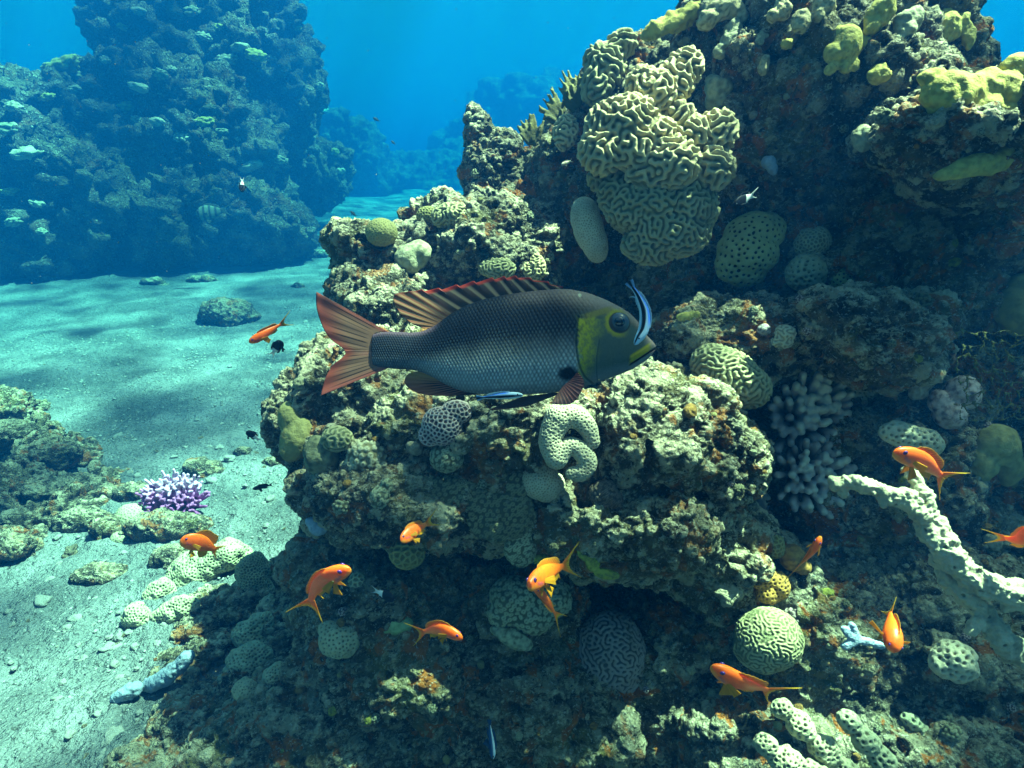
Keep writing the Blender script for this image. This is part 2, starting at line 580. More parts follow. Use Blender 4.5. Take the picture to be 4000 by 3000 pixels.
def rock(name, blobs, voxel, mat, label, cat, big=0.05, mid=0.025, knob=0.010, fine=0.004, seed=0, scale=1.0, smooth=4, group=None, kind=None):
    v, f = blob_mesh([px_blob(*q) for q in blobs], 3)
    me = remesh(v, f, voxel, smooth, name)
    co = get_co(me); no = get_no(me)
    g = Graph(me)
    # large shape first, then re-evaluate normals so that ledges overhang
    d = big * fbm(co, 0.28 * scale, seed, 2) + mid * fbm(co, 0.11 * scale, seed + 3, 2)
    jit = np.stack([noise3(co, 0.16 * scale, seed + 50 + k) for k in range(3)], 1)
    co1 = co + no * d[:, None] + jit * (mid * 0.9)
    set_co(me, co1)
    no = get_no(me)
    no = g.avg(no, 2); no /= np.maximum(np.linalg.norm(no, axis=1, keepdims=True), 1e-6)
    f1, f2 = voro(co1, 0.062 * scale, seed + 9)
    k1 = 1 - np.clip(f1 * 1.25, 0, 1) ** 2
    g1, g2 = voro(co1 + 0.3, 0.027 * scale, seed + 19)
    k2 = 1 - np.clip(g1 * 1.3, 0, 1) ** 2
    amp = sstep(-0.35, 0.35, fbm(co1, 0.22 * scale, seed + 71, 2))
    pits = sstep(0.25, 0.6, fbm(co1, 0.05 * scale, seed + 31, 3))
    fn = fbm(co1, 0.018 * scale, seed + 41, 3, 0.6)
    dd = knob * (k1 - 0.45) * 2.2 * (0.3 + amp) + knob * 1.1 * (k2 - 0.4) * (1.25 - amp) - knob * 2.3 * pits + fine * 1.3 * fn
    if scale == 1.0:
        t1, _ = voro(co1 - 0.7, 0.0135, seed + 61)
        tube = sstep(0.55, 0.30, t1) - 1.3 * sstep(0.24, 0.10, t1)
        dd = dd + 0.0058 * tube * sstep(-0.25, 0.35, fbm(co1, 0.09, seed + 63, 2)) + 0.0042 * noise3(co1, 0.0105, seed + 65)
    set_co(me, co1 + no * dd[:, None])
    hgt = (dd - dd.min()) / max(1e-9, (dd.max() - dd.min()))
    lo, hi = np.percentile(dd, [5, 97])
    set_attr(me, 'bulge', np.clip((dd - lo) / (hi - lo), 0, 1))
    me.update()
    o = finish(name, me, mat, label, cat, group, kind)
    ROCKS.append(o)
    return o


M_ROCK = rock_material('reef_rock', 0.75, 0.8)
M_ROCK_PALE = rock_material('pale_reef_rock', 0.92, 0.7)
M_ROCK_DARK = rock_material('shade_reef_rock', 0.55, 1.0)  # less pale crust: shade of wall, foot and slope put into the colour

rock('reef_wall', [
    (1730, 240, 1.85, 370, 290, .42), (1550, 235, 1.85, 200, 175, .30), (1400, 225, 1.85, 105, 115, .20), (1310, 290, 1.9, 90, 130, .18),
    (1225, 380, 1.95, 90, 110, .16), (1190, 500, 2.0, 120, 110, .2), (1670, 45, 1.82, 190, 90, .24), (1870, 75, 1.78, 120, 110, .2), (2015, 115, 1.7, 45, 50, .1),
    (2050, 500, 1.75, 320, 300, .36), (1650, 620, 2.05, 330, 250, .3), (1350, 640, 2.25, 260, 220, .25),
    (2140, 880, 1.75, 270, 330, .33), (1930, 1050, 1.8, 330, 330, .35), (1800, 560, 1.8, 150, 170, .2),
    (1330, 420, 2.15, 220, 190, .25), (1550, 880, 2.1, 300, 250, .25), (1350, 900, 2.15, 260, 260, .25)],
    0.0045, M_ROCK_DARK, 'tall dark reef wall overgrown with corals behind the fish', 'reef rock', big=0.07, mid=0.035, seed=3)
rock('reef_ledge', [(2090, 330, 1.32, 210, 95, .16, 12), (2190, 260, 1.3, 120, 110, .15), (1930, 300, 1.42, 80, 70, .12), (2000, 230, 1.42, 70, 60, .1)],
    0.0034, M_ROCK_PALE, 'sunlit pitted ledge jutting from the reef wall under yellow lobed coral', 'reef rock', big=0.04, seed=13)
rock('reef_shelf', [(1850, 730, 1.5, 180, 100, .18, 15), (1620, 740, 1.6, 190, 90, .16), (1960, 690, 1.5, 80, 60, .12), (1480, 740, 1.6, 90, 60, .12)],
    0.0034, M_ROCK, 'low rust-spotted rock shelf running from the fish head into the wall', 'reef rock', big=0.04, seed=23)
rock('reef_boulder', [
    (1050, 930, 1.48, 400, 120, .24), (790, 860, 1.55, 160, 160, .2), (660, 900, 1.55, 75, 95, .11), (700, 800, 1.6, 80, 80, .12), (1420, 950, 1.4, 190, 130, .2),
    (1540, 1020, 1.45, 110, 130, .16), (930, 1050, 1.45, 310, 130, .2), (1330, 1110, 1.42, 240, 130, .2), (1560, 1180, 1.5, 120, 170, .16), (850, 700, 1.7, 120, 110, .2),
    (780, 640, 1.75, 60, 60, .1), (1000, 800, 1.65, 300, 120, .2)],
    0.0034, M_ROCK_PALE, 'big knobbly sunlit boulder under the large fish', 'reef rock', big=0.05, mid=0.03, seed=33)
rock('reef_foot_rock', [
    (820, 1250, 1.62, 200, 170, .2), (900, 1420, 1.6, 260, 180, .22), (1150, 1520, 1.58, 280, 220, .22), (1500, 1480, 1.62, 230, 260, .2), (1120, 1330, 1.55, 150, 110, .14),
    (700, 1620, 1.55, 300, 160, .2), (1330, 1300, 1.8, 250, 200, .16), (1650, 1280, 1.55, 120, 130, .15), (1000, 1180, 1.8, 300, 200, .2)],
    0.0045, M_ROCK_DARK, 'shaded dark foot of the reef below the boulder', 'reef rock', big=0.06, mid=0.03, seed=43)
rock('rubble_slope', [
    (470, 1640, 1.58, 190, 70, .22, -20), (330, 1720, 1.5, 190, 60, .22), (560, 1480, 1.85, 90, 90, .2), (610, 1380, 2.05, 70, 90, .2), (590, 1280, 2.28, 60, 70, .18), (620, 1560, 1.7, 130, 90, .2),
    (430, 1420, 2.02, 110, 40, .2, -20), (460, 1330, 2.2, 110, 40, .2, -25), (480, 1530, 1.78, 110, 60, .2, -25)],
    0.0045, M_ROCK, 'dark rubble slope falling from the reef foot to the bright sand', 'reef rock', big=0.05, mid=0.035, knob=0.012, seed=143)
rock('rubble_bed', [
    (40, 965, 3.5, 80, 50, .25), (120, 1000, 3.3, 70, 48, .22), (50, 1060, 3.0, 80, 42, .25), (180, 1105, 2.88, 80, 38, .2), (110, 1110, 2.9, 50, 40, .18), (330, 1130, 2.82, 110, 26, .25), (40, 1170, 2.7, 110, 26, .25), (210, 1060, 3.1, 90, 24, .25), (-60, 900, 3.8, 120, 50, .4)],
    0.0075, M_ROCK, 'low bed of dark coral rubble at the near side of the sand', 'reef rock', big=0.10, mid=0.06, knob=0.02, fine=0.008, seed=153)
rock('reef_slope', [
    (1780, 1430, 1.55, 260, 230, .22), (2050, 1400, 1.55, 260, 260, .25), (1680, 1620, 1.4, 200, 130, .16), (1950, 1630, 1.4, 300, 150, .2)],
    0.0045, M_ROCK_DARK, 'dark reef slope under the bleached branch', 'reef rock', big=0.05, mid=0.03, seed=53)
rock('reef_terrace', [
    (790, 540, 1.85, 70, 60, .12), (900, 560, 1.85, 130, 80, .18), (1070, 520, 1.82, 110, 90, .16), (1040, 560, 1.8, 150, 90, .16), (1150, 560, 1.85, 70, 110, .14), (860, 620, 1.8, 130, 50, .14), (960, 470, 2.0, 110, 40, .12), (980, 660, 2.0, 260, 130, .2)],
    0.0034, M_ROCK_PALE, 'sunlit terrace of lumpy rock behind the dorsal fin', 'reef rock', big=0.045, mid=0.028, seed=63)
rock('rock_pinnacle', [
    (1033, 262, 2.05, 30, 33, .05), (1036, 305, 2.05, 34, 40, .06), (1045, 370, 2.05, 52, 70, .09), (1085, 345, 2.08, 48, 55, .08), (1060, 440, 2.05, 62, 70, .1), (1110, 400, 2.1, 40, 70, .09)],
    0.0034, M_ROCK, 'weathered rock pinnacle with a knobbed top rising against blue water', 'rock pinnacle', big=0.02, mid=0.016, knob=0.009, seed=73, smooth=3)

# far reef
M_FAR = rock_material('far_reef_rock', 0.18, 0.3, 4.0)  # pale crust cut back so the colour itself darkens the shaded far reef
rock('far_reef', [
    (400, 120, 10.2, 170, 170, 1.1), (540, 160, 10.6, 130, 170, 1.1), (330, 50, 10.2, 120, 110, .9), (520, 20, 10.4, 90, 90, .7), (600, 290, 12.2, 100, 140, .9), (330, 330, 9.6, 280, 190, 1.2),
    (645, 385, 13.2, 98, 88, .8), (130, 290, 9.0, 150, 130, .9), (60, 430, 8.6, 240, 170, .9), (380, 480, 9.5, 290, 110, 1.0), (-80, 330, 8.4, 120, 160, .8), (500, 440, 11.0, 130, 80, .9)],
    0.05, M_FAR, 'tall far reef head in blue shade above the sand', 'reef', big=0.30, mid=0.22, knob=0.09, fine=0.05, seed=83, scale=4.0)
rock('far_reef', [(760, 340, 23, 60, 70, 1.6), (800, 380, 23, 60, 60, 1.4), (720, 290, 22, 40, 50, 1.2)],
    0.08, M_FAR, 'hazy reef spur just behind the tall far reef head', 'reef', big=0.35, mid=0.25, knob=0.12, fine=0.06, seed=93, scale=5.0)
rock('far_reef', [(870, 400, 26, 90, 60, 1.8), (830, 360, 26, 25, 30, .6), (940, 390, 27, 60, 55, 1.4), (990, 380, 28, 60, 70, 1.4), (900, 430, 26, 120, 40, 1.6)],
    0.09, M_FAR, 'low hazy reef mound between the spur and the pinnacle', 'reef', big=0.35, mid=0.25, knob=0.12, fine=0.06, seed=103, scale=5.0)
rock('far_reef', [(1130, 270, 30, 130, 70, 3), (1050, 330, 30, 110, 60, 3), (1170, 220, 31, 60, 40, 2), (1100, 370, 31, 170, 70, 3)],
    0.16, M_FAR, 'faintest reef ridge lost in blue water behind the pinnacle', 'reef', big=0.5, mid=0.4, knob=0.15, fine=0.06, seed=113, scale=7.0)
# ------------------------------------------------------------------ corals
bpy.context.view_layer.update()
_trees = []
for o in ROCKS + [GROUND]:
    me = o.data
    co = get_co(me) + np.array(o.location[:])
    _trees.append(BVHTree.FromPolygons([tuple(x) for x in co], [tuple(p.vertices) for p in me.polygons], all_triangles=False))


def surf(x, y, fallback=1.6):
    """depth at which the rock (or the sea floor) is met at picture position x, y, and its normal"""
    d = (P(x, y, 1.0) - CAM).normalized()
    best, bn = None, None
    for t in _trees:
        h = t.ray_cast(CAM, d)
        if h[0] is not None and (best is None or h[3] < best):
            best, bn = h[3], h[1]
    if best is None: return fallback, -CF
    if bn.dot(d) > 0: bn = -bn
    return best * d.dot(CF), bn


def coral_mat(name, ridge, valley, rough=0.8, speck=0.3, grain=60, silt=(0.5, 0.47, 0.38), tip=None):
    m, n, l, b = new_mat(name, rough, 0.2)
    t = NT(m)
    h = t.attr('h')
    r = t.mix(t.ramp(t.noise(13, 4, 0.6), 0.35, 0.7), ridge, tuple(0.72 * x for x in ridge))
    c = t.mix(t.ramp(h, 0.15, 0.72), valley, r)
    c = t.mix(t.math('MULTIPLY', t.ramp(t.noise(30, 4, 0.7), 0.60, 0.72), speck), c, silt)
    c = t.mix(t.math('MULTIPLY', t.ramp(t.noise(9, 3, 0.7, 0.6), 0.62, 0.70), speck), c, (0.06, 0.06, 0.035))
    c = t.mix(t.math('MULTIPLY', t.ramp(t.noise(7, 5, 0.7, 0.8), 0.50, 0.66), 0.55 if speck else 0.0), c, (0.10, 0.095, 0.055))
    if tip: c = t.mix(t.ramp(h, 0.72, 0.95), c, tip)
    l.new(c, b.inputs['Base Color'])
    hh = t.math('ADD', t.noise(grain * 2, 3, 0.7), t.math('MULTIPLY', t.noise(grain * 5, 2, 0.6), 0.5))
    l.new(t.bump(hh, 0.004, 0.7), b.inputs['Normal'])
    return m


MC = {
    'tan': coral_mat('tan_brain_coral', (0.50, 0.40, 0.22), (0.14, 0.125, 0.06)),
    'olive': coral_mat('olive_brain_coral', (0.34, 0.30, 0.16), (0.11, 0.11, 0.05)),
    'grey': coral_mat('grey_brain_coral', (0.24, 0.21, 0.19), (0.06, 0.055, 0.05), speck=0.15),
    'cream': coral_mat('cream_honeycomb_coral', (0.48, 0.42, 0.29), (0.26, 0.21, 0.13), speck=0.12),
    'yellow': coral_mat('yellow_honeycomb_coral', (0.40, 0.37, 0.15), (0.035, 0.03, 0.012), speck=0.05),
    'pink': coral_mat('pinkish_honeycomb_coral', (0.50, 0.38, 0.34), (0.08, 0.05, 0.05), speck=0.05),
    'mound': coral_mat('mustard_mound_coral', (0.30, 0.26, 0.10), (0.16, 0.14, 0.05), speck=0.1),
    'lump': coral_mat('pale_lump_coral', (0.36, 0.34, 0.21), (0.15, 0.145, 0.085), speck=0.35),
    'lobe': coral_mat('yellow_lobed_coral', (0.46, 0.38, 0.10), (0.24, 0.20, 0.05), speck=0.05),
    'soft': coral_mat('pale_green_soft_coral', (0.26, 0.34, 0.16), (0.16, 0.22, 0.10), speck=0.0, rough=0.6),
    'crust': coral_mat('knobbly_crust_coral', (0.21, 0.20, 0.11), (0.06, 0.06, 0.035), speck=0.25),
    'palecrust': coral_mat('pale_crust_coral', (0.33, 0.33, 0.21), (0.09, 0.09, 0.05), speck=0.3),
    'finger': coral_mat('lilac_finger_coral', (0.34, 0.29, 0.27), (0.03, 0.028, 0.03), speck=0.0, rough=0.6, tip=(0.50, 0.45, 0.36)),  # near-black valley paints the shade in the gaps between fingers
    'purple': coral_mat('purple_finger_coral', (0.40, 0.13, 0.36), (0.22, 0.05, 0.20), speck=0.0, rough=0.6, tip=(0.52, 0.33, 0.50)),
    'white': coral_mat('bleached_coral', (0.44, 0.39, 0.26), (0.18, 0.15, 0.08), speck=0.35),
    'bluewhite': coral_mat('blue_white_sponge', (0.27, 0.34, 0.42), (0.16, 0.20, 0.26), speck=0.05, rough=0.6),
    'orange': coral_mat('orange_sponge', (0.38, 0.20, 0.045), (0.12, 0.06, 0.02), speck=0.05),
    'fire': coral_mat('fire_coral', (0.22, 0.19, 0.07), (0.09, 0.08, 0.03), speck=0.1),
    'brown': coral_mat('brown_lump', (0.16, 0.12, 0.09), (0.05, 0.04, 0.03), speck=0.4),
    'fan': coral_mat('sea_fan_net', (0.11, 0.105, 0.025), (0.06, 0.06, 0.015), speck=0.0),
    'yellowcrust': coral_mat('yellow_green_crust', (0.34, 0.33, 0.05), (0.10, 0.11, 0.03), speck=0.1),
}


def labyrinth(g, n, seed, lam, iters=22, bias=0.35):
    """worm-like ridges: repeated difference of two blurs; lam = wavelength in mesh steps"""
    rng = np.random.default_rng(seed)
    u = rng.uniform(-1, 1, n)
    v2 = (lam / 5.8) ** 2
    n1 = max(1, int(round(2.0 * v2))); n2 = max(n1 + 2, int(round(8.0 * v2)))
    for _ in range(iters):
        a = g.avg(u, n1); b = g.avg(a, n2 - n1)
        d = a - b
        u = np.tanh(3.0 * d / (d.std() + 1e-9) + bias)
    return np.clip(0.5 + 0.62 * g.avg(u, n1 + 1), 0, 1)


def spots(co, spacing, seed):
    """0 at cell centres .. 1 at cell walls, one random centre per spacing"""
    rng = np.random.default_rng(seed)
    order = rng.permutation(len(co))
    cell = {}
    cen = []
    for i in order:
        p = co[i]
        k = (int(math.floor(p[0] / spacing)), int(math.floor(p[1] / spacing)), int(math.floor(p[2] / spacing)))
        ok = True
        for a in (-1, 0, 1):
            for b in (-1, 0, 1):
                for c in (-1, 0, 1):
                    for q in cell.get((k[0] + a, k[1] + b, k[2] + c), ()):
                        if (q[0] - p[0]) ** 2 + (q[1] - p[1]) ** 2 + (q[2] - p[2]) ** 2 < spacing * spacing * 0.72: ok = False; break
                    if not ok: break
                if not ok: break
            if not ok: break
        if ok:
            cell.setdefault(k, []).append(p); cen.append(p)
    kd = kdtree.KDTree(len(cen))
    for i, p in enumerate(cen): kd.insert(p, i)
    kd.balance()
    f1 = np.empty(len(co)); f2 = np.empty(len(co))
    for i, p in enumerate(co):
        r = kd.find_n(p, 2)
        f1[i] = r[0][2]; f2[i] = r[1][2] if len(r) > 1 else spacing * 2
    return f1 / spacing, f2 / spacing


SEED = [100]


def coral(name, label, cat, blobs, mat, kind='smooth', lam=16, amp=0.25, d=None, sink=0.25, group=None, lump=0.13, res=None, ddof=0.0, smooth=3):
    """blobs: picture (x, y, rx, ry[, rot[, depth offset in px]]); depth radius follows the smaller size. lam: pattern size in picture px"""
    SEED[0] += 7
    seed = SEED[0]
    x0 = sum(b[0] for b in blobs) / len(blobs); y0 = sum(b[1] for b in blobs) / len(blobs)
    if d is None:
        d = surf(x0, y0)[0] + ddof
        r0 = min(min(b[2], b[3]) for b in blobs)
        d = d - (0.5 - sink) * r0 * d / FOC
    px = d / FOC
    spec = []
    for b in blobs:
        x, y, rx, ry = b[:4]
        rot = b[4] if len(b) > 4 else 0
        off = b[5] if len(b) > 5 else 0
        rz = (b[6] if len(b) > 6 else min(rx, ry) * 0.9) * px
        spec.append(px_blob(x, y, d + off * px, rx, ry, rz, rot))
    v, f = blob_mesh(spec, 3)
    step = (res or (lam / 6.5 if kind in ('brain', 'cells', 'pits') else 3.2)) * px
    me = remesh(v, f, step, smooth, name)
    co = get_co(me); no = get_no(me)
    g = Graph(me)
    size = px * math.sqrt(sum(b[2] * b[3] for b in blobs) / len(blobs))
    co = co + no * (lump * size * (fbm(co, size * 1.1, seed, 2) + 0.4 * noise3(co, size * 0.4, seed + 5)))[:, None]
    set_co(me, co); no = get_no(me)
    n = len(co)
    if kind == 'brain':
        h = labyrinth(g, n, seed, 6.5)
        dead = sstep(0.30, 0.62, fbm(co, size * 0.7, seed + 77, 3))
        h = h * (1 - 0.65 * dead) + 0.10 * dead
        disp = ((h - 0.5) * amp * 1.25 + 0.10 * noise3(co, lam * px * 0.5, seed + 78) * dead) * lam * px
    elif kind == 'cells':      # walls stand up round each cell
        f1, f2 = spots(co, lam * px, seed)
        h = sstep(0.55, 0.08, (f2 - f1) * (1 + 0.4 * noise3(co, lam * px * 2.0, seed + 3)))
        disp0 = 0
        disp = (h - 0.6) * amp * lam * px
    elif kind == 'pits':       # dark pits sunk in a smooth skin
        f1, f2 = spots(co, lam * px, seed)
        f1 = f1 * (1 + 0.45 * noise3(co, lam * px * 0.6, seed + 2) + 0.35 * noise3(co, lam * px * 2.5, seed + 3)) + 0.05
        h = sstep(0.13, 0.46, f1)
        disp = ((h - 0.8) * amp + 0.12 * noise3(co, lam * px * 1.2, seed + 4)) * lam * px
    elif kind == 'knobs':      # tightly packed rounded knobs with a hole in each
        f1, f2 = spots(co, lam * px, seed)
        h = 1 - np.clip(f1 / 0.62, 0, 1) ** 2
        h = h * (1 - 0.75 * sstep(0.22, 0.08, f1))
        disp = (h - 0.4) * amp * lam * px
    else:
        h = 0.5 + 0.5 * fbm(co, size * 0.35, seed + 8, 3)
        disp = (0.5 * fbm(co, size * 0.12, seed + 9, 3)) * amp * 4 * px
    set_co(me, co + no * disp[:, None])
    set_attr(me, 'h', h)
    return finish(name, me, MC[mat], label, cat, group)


def finger_coral(name, label, cat, centre, spread, n, length, rad, mat, d=None, facing=(0, 0.3, 0.8), seed=1, group=None, fork=0.6, base_r=0.35, res=2.2, taper=0.8, ddof=0.0):
    """a clump of branching fingers; sizes in picture px"""
    rng = random.Random(seed)
    if d is None: d = surf(*centre)[0] + ddof
    px = d / FOC
    c0 = P(centre[0], centre[1], d)
    F = (CR * facing[0] + CU * facing[1] - CF * facing[2]).normalized()
    V, Fc, cnt = [], [], 0
    iv, if_ = ico(2)

    def ball(p, r):
        nonlocal cnt
        V.append(iv * r + np.array(p[:])); Fc.append(if_ + cnt); cnt += len(iv)

    def limb(a, b, r0, r1):
        k = max(2, int((b - a).length / (min(r0, r1) * 0.55)) + 1)
        for i in range(k + 1):
            t = i / k
            ball(a.lerp(b, t), r0 + (r1 - r0) * t)
    sx, sy = spread
    for i in range(n):
        ga = i * 2.399963; rr = math.sqrt((i + 0.5) / n)
        ox, oy = rr * math.cos(ga) * sx, rr * math.sin(ga) * sy
        out = (CR * ox / sx + CU * (-oy / sy)) * 0.9 * rr
        dirv = (F * 1.0 + out + Vector((rng.uniform(-.25, .25), rng.uniform(-.25, .25), rng.uniform(-.25, .25)))).normalized()
        a = c0 + (CR * ox - CU * oy) * px * base_r - F * length * 0.25 * px
        tip = c0 + (CR * ox - CU * oy) * px * 0.82 + dirv * length * px * rng.uniform(0.75, 1.1)
        r = rad * px * rng.uniform(0.85, 1.15)
        limb(a, tip, r, r * taper)
        if rng.random() < fork:
            m = a.lerp(tip, rng.uniform(0.5, 0.7))
            side = dirv.cross(Vector((rng.uniform(-1, 1), rng.uniform(-1, 1), rng.uniform(-1, 1)))).normalized()
            limb(m, m + (dirv * 0.6 + side * 0.7).normalized() * length * 0.42 * px, r * 0.92, r * taper * 0.9)
    v = np.concatenate(V); f = np.concatenate(Fc)
    me = remesh(v, f, res * px, 2, name)
    co = get_co(me); no = get_no(me)
    set_co(me, co + no * (noise3(co, rad * 0.9 * px, seed) * 0.10 * rad * px)[:, None])
    dist = ((co - np.array(c0[:])) @ np.array(F[:])) / (length * px)
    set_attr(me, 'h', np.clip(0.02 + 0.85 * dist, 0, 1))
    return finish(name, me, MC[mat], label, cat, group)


BC = 'brain coral'
# the large brain coral in the upper middle: lobes above, skirt below
coral('brain_coral', 'huge folded tan brain coral high on the wall, sunlit on top', BC, [
    (1345, 270, 84, 58, -15), (1300, 325, 50, 52), (1370, 320, 55, 50), (1450, 350, 62, 58, 0, -8), (1420, 300, 46, 44, 0, -4), (1490, 290, 46, 36, -20, -4), (1470, 255, 30, 30), (1550, 285, 40, 46, 0, 6), (1540, 360, 44, 50, 0, 8), (1400, 380, 50, 26)], 'tan', 'brain', 17, 0.66, lump=0.12, d=1.44, smooth=2)
coral('brain_coral', 'double-lobed tan brain coral just above the huge folded one', BC, [(1410, 205, 50, 52), (1388, 185, 36, 42), (1440, 215, 34, 42), (1478, 150, 38, 46), (1462, 175, 40, 44)], 'tan', 'brain', 16, 0.55, lump=0.16, d=1.46)
coral('brain_coral', 'shaded wedge of brain coral hanging below the huge folded one', BC, [(1330, 420, 46, 46), (1400, 440, 100, 70), (1480, 440, 70, 70), (1440, 500, 90, 60), (1400, 535, 55, 38, 20), (1310, 390, 40, 34)], 'olive', 'brain', 13, 0.60, lump=0.12, d=1.50)
coral('brain_coral', 'brain coral with long folds on the wall skyline against blue water', BC, [(1308, 140, 40, 50, -20), (1290, 180, 34, 46), (1340, 98, 38, 28, -30)], 'olive', 'brain', 15, 0.5, lump=0.18, d=1.70)
coral('brain_coral', 'little folded brain coral beside the fire coral fingers', BC, [(1222, 285, 26, 38, 10)], 'tan', 'brain', 12, 0.4, d=1.74)
coral('brain_coral', 'oval brain coral with a dark hole, right of the fish mouth', BC, [(1545, 790, 55, 48, 25), (1600, 830, 66, 50, 25), (1570, 810, 80, 58, 28)], 'olive', 'brain', 12, 0.42, lump=0.05, d=None, sink=0.1, ddof=-0.04)
coral('brain_coral', 'thumb-sized pale brain coral above the oval brain coral', BC, [(1695, 722, 22, 19), (1690, 738, 24, 14)], 'cream', 'brain', 9, 0.4)
coral('brain_coral', 'round olive brain coral above the long curved orange fish', BC, [(1660, 1380, 72, 66), (1655, 1395, 70, 55)], 'olive', 'brain', 9.5, 0.30, lump=0.05, sink=0.1)
coral('brain_coral', 'grey brain coral deep in the dark hollow under the boulder', BC, [(1318, 1415, 76, 92), (1300, 1430, 60, 70)], 'grey', 'brain', 11, 0.45, lump=0.06, d=1.50)
coral('brain_coral', 'small dim brain coral on the boulder below the big fish tail', BC, [(728, 948, 34, 28)], 'olive', 'brain', 12, 0.3, lump=0.04, sink=0.2)
coral('brain_coral', 'ribbed brain coral at the foot of the terrace above the dorsal fin', BC, [(1160, 578, 18, 30), (1140, 585, 14, 20)], 'tan', 'brain', 8, 0.35)
coral('brain_coral', 'flat folded brain coral under the terrace edge', BC, [(1075, 580, 40, 24)], 'olive', 'brain', 8, 0.35)
coral('brain_coral', 'tiny fluted coral at the top of the terrace', BC, [(980, 465, 34, 30), (955, 470, 24, 22)], 'olive', 'brain', 9, 0.35)

HC = 'honeycomb coral'
coral('honeycomb_coral', 'large yellow coral dotted with dark pits on the shaded wall', HC, [(1630, 505, 68, 48, -10), (1615, 545, 66, 56), (1610, 590, 46, 30), (1575, 570, 30, 40)], 'yellow', 'pits', 13, 0.45, lump=0.09, sink=0.1, ddof=-0.03)
coral('honeycomb_coral', 'medium green-grey pitted coral right of the large yellow one', HC, [(1742, 590, 42, 42), (1755, 570, 28, 24)], 'lump', 'pits', 12, 0.5, lump=0.12)
coral('honeycomb_coral', 'small mustard coral next to the medium green-grey one', HC, [(1818, 600, 30, 22)], 'yellow', 'pits', 9, 0.3)
def tube_blobs(*paths):
    out = []
    for path in paths:
        q = np.array(path, float)
        n_ = int(np.hypot(*np.diff(q[:, :2], axis=0).T).sum() / 6) + 2
        for x, y, r in interp_list(q, np.linspace(0, 1, n_)):
            out.append((x, y, r, r))
    return out


coral('honeycomb_coral', 'cream honeycomb coral curled into a broken ring below the pectoral fin', HC, tube_blobs(
    [(1208, 902, 32), (1192, 935, 27), (1190, 960, 26), (1202, 988, 26)], [(1208, 900, 30), (1240, 900, 26), (1268, 922, 21), (1281, 955, 15)],
    [(1205, 985, 24), (1232, 962, 19), (1258, 978, 21), (1270, 1000, 20), (1255, 1022, 19), (1235, 1022, 14)]), 'cream', 'pits', 7.5, 0.28, lump=0.04, d=surf(1220, 960)[0] - 0.045)
coral('honeycomb_coral', 'round cream honeycomb coral under the broken ring', HC, [(1165, 1035, 42, 44), (1185, 1050, 38, 36)], 'cream', 'pits', 6.5, 0.28, lump=0.05, sink=0.05, ddof=-0.02)
coral('honeycomb_coral', 'pinkish honeycomb coral on the boulder below the belly', HC, [(955, 920, 44, 42, 20), (985, 890, 34, 26), (930, 940, 26, 24)], 'pink', 'cells', 9.5, 0.4, lump=0.05, sink=0.3)
coral('honeycomb_coral', 'dim net-patterned coral under the diving orange fish', HC, [(880, 1195, 38, 34)], 'mound', 'cells', 13, 0.4, lump=0.05)
coral('honeycomb_coral', 'egg-shaped pale coral between two orange fish under the overhang', HC, [(772, 1258, 19, 23)], 'lump', 'cells', 10, 0.35)
coral('honeycomb_coral', 'grey pitted lump in the shade left of the pale green soft coral', HC, [(735, 1380, 46, 38), (715, 1365, 26, 24)], 'lump', 'pits', 9, 0.5, lump=0.2)
coral('honeycomb_coral', 'coarse-pitted coral knob under the bleached branch', HC, [(2055, 1425, 50, 36, -15), (2070, 1440, 40, 30)], 'cream', 'pits', 15, 0.55, sink=0.0, lump=0.2)
coral('honeycomb_coral', 'large bumpy plate coral on the rock shelf beside the lilac fingers', HC, [(1790, 800, 72, 48, 15), (1840, 860, 66, 60, 30)], 'lump', 'pits', 9, 0.5, lump=0.05, sink=0.35)
coral('honeycomb_coral', 'dim grey coral cushion left of the large plate', HC, [(1755, 525, 40, 36)], 'lump', 'cells', 8, 0.4)

# smooth mounds
MD = 'mound coral'
coral('mound_coral', 'tall smooth mound coral with a sunlit crown beside the brain wedge', MD, [(1265, 472, 33, 47, -8), (1272, 495, 34, 52, -12), (1283, 520, 29, 50, -15)], 'cream', 'pits', 5.5, 0.25, lump=0.03, d=1.56)
coral('mound_coral', 'mustard ball coral at the left end of the terrace', MD, [(824, 502, 35, 31)], 'mound', 'pits', 6, 0.1, lump=0.03, sink=0.0)
coral('mound_coral', 'brown-green ball coral behind the mustard ball', MD, [(925, 467, 26, 21)], 'mound', 'cells', 6, 0.3, lump=0.03)
coral('mound_coral', 'pale sunlit mound on the terrace right of the mustard ball', MD, [(885, 560, 32, 34), (905, 545, 26, 26)], 'lump', 'smooth', 8, 0.4)
coral('mound_coral', 'brown furry lump below the broken ring coral', MD, [(1305, 1068, 34, 32), (1325, 1080, 24, 24)], 'brown', 'knobs', 8, 0.4)
coral('mound_coral', 'white lumpy coral above the gliding orange fish', MD, [(1950, 940, 50, 28, 15), (2000, 955, 38, 30, 25)], 'white', 'pits', 13, 0.4, lump=0.12, sink=0.0, ddof=-0.05)
coral('mound_coral', 'cream lobes on the dark wall above the white lumpy coral', MD, [(1992, 828, 28, 18), (1985, 850, 22, 16)], 'cream', 'smooth', 8, 0.4, sink=0.0)
coral('mound_coral', 'orange-brown lobed coral below the orange sponge', MD, [(1652, 1250, 34, 24), (1680, 1265, 26, 30), (1660, 1280, 28, 26)], 'orange', 'pits', 9, 0.3, lump=0.1, sink=0.0)
coral('sponge', 'smooth orange sponge behind the rising orange fish', 'sponge', [(1712, 1205, 28, 30, 20), (1735, 1225, 20, 16)], 'orange', 'smooth', 8, 0.1, sink=0.0)
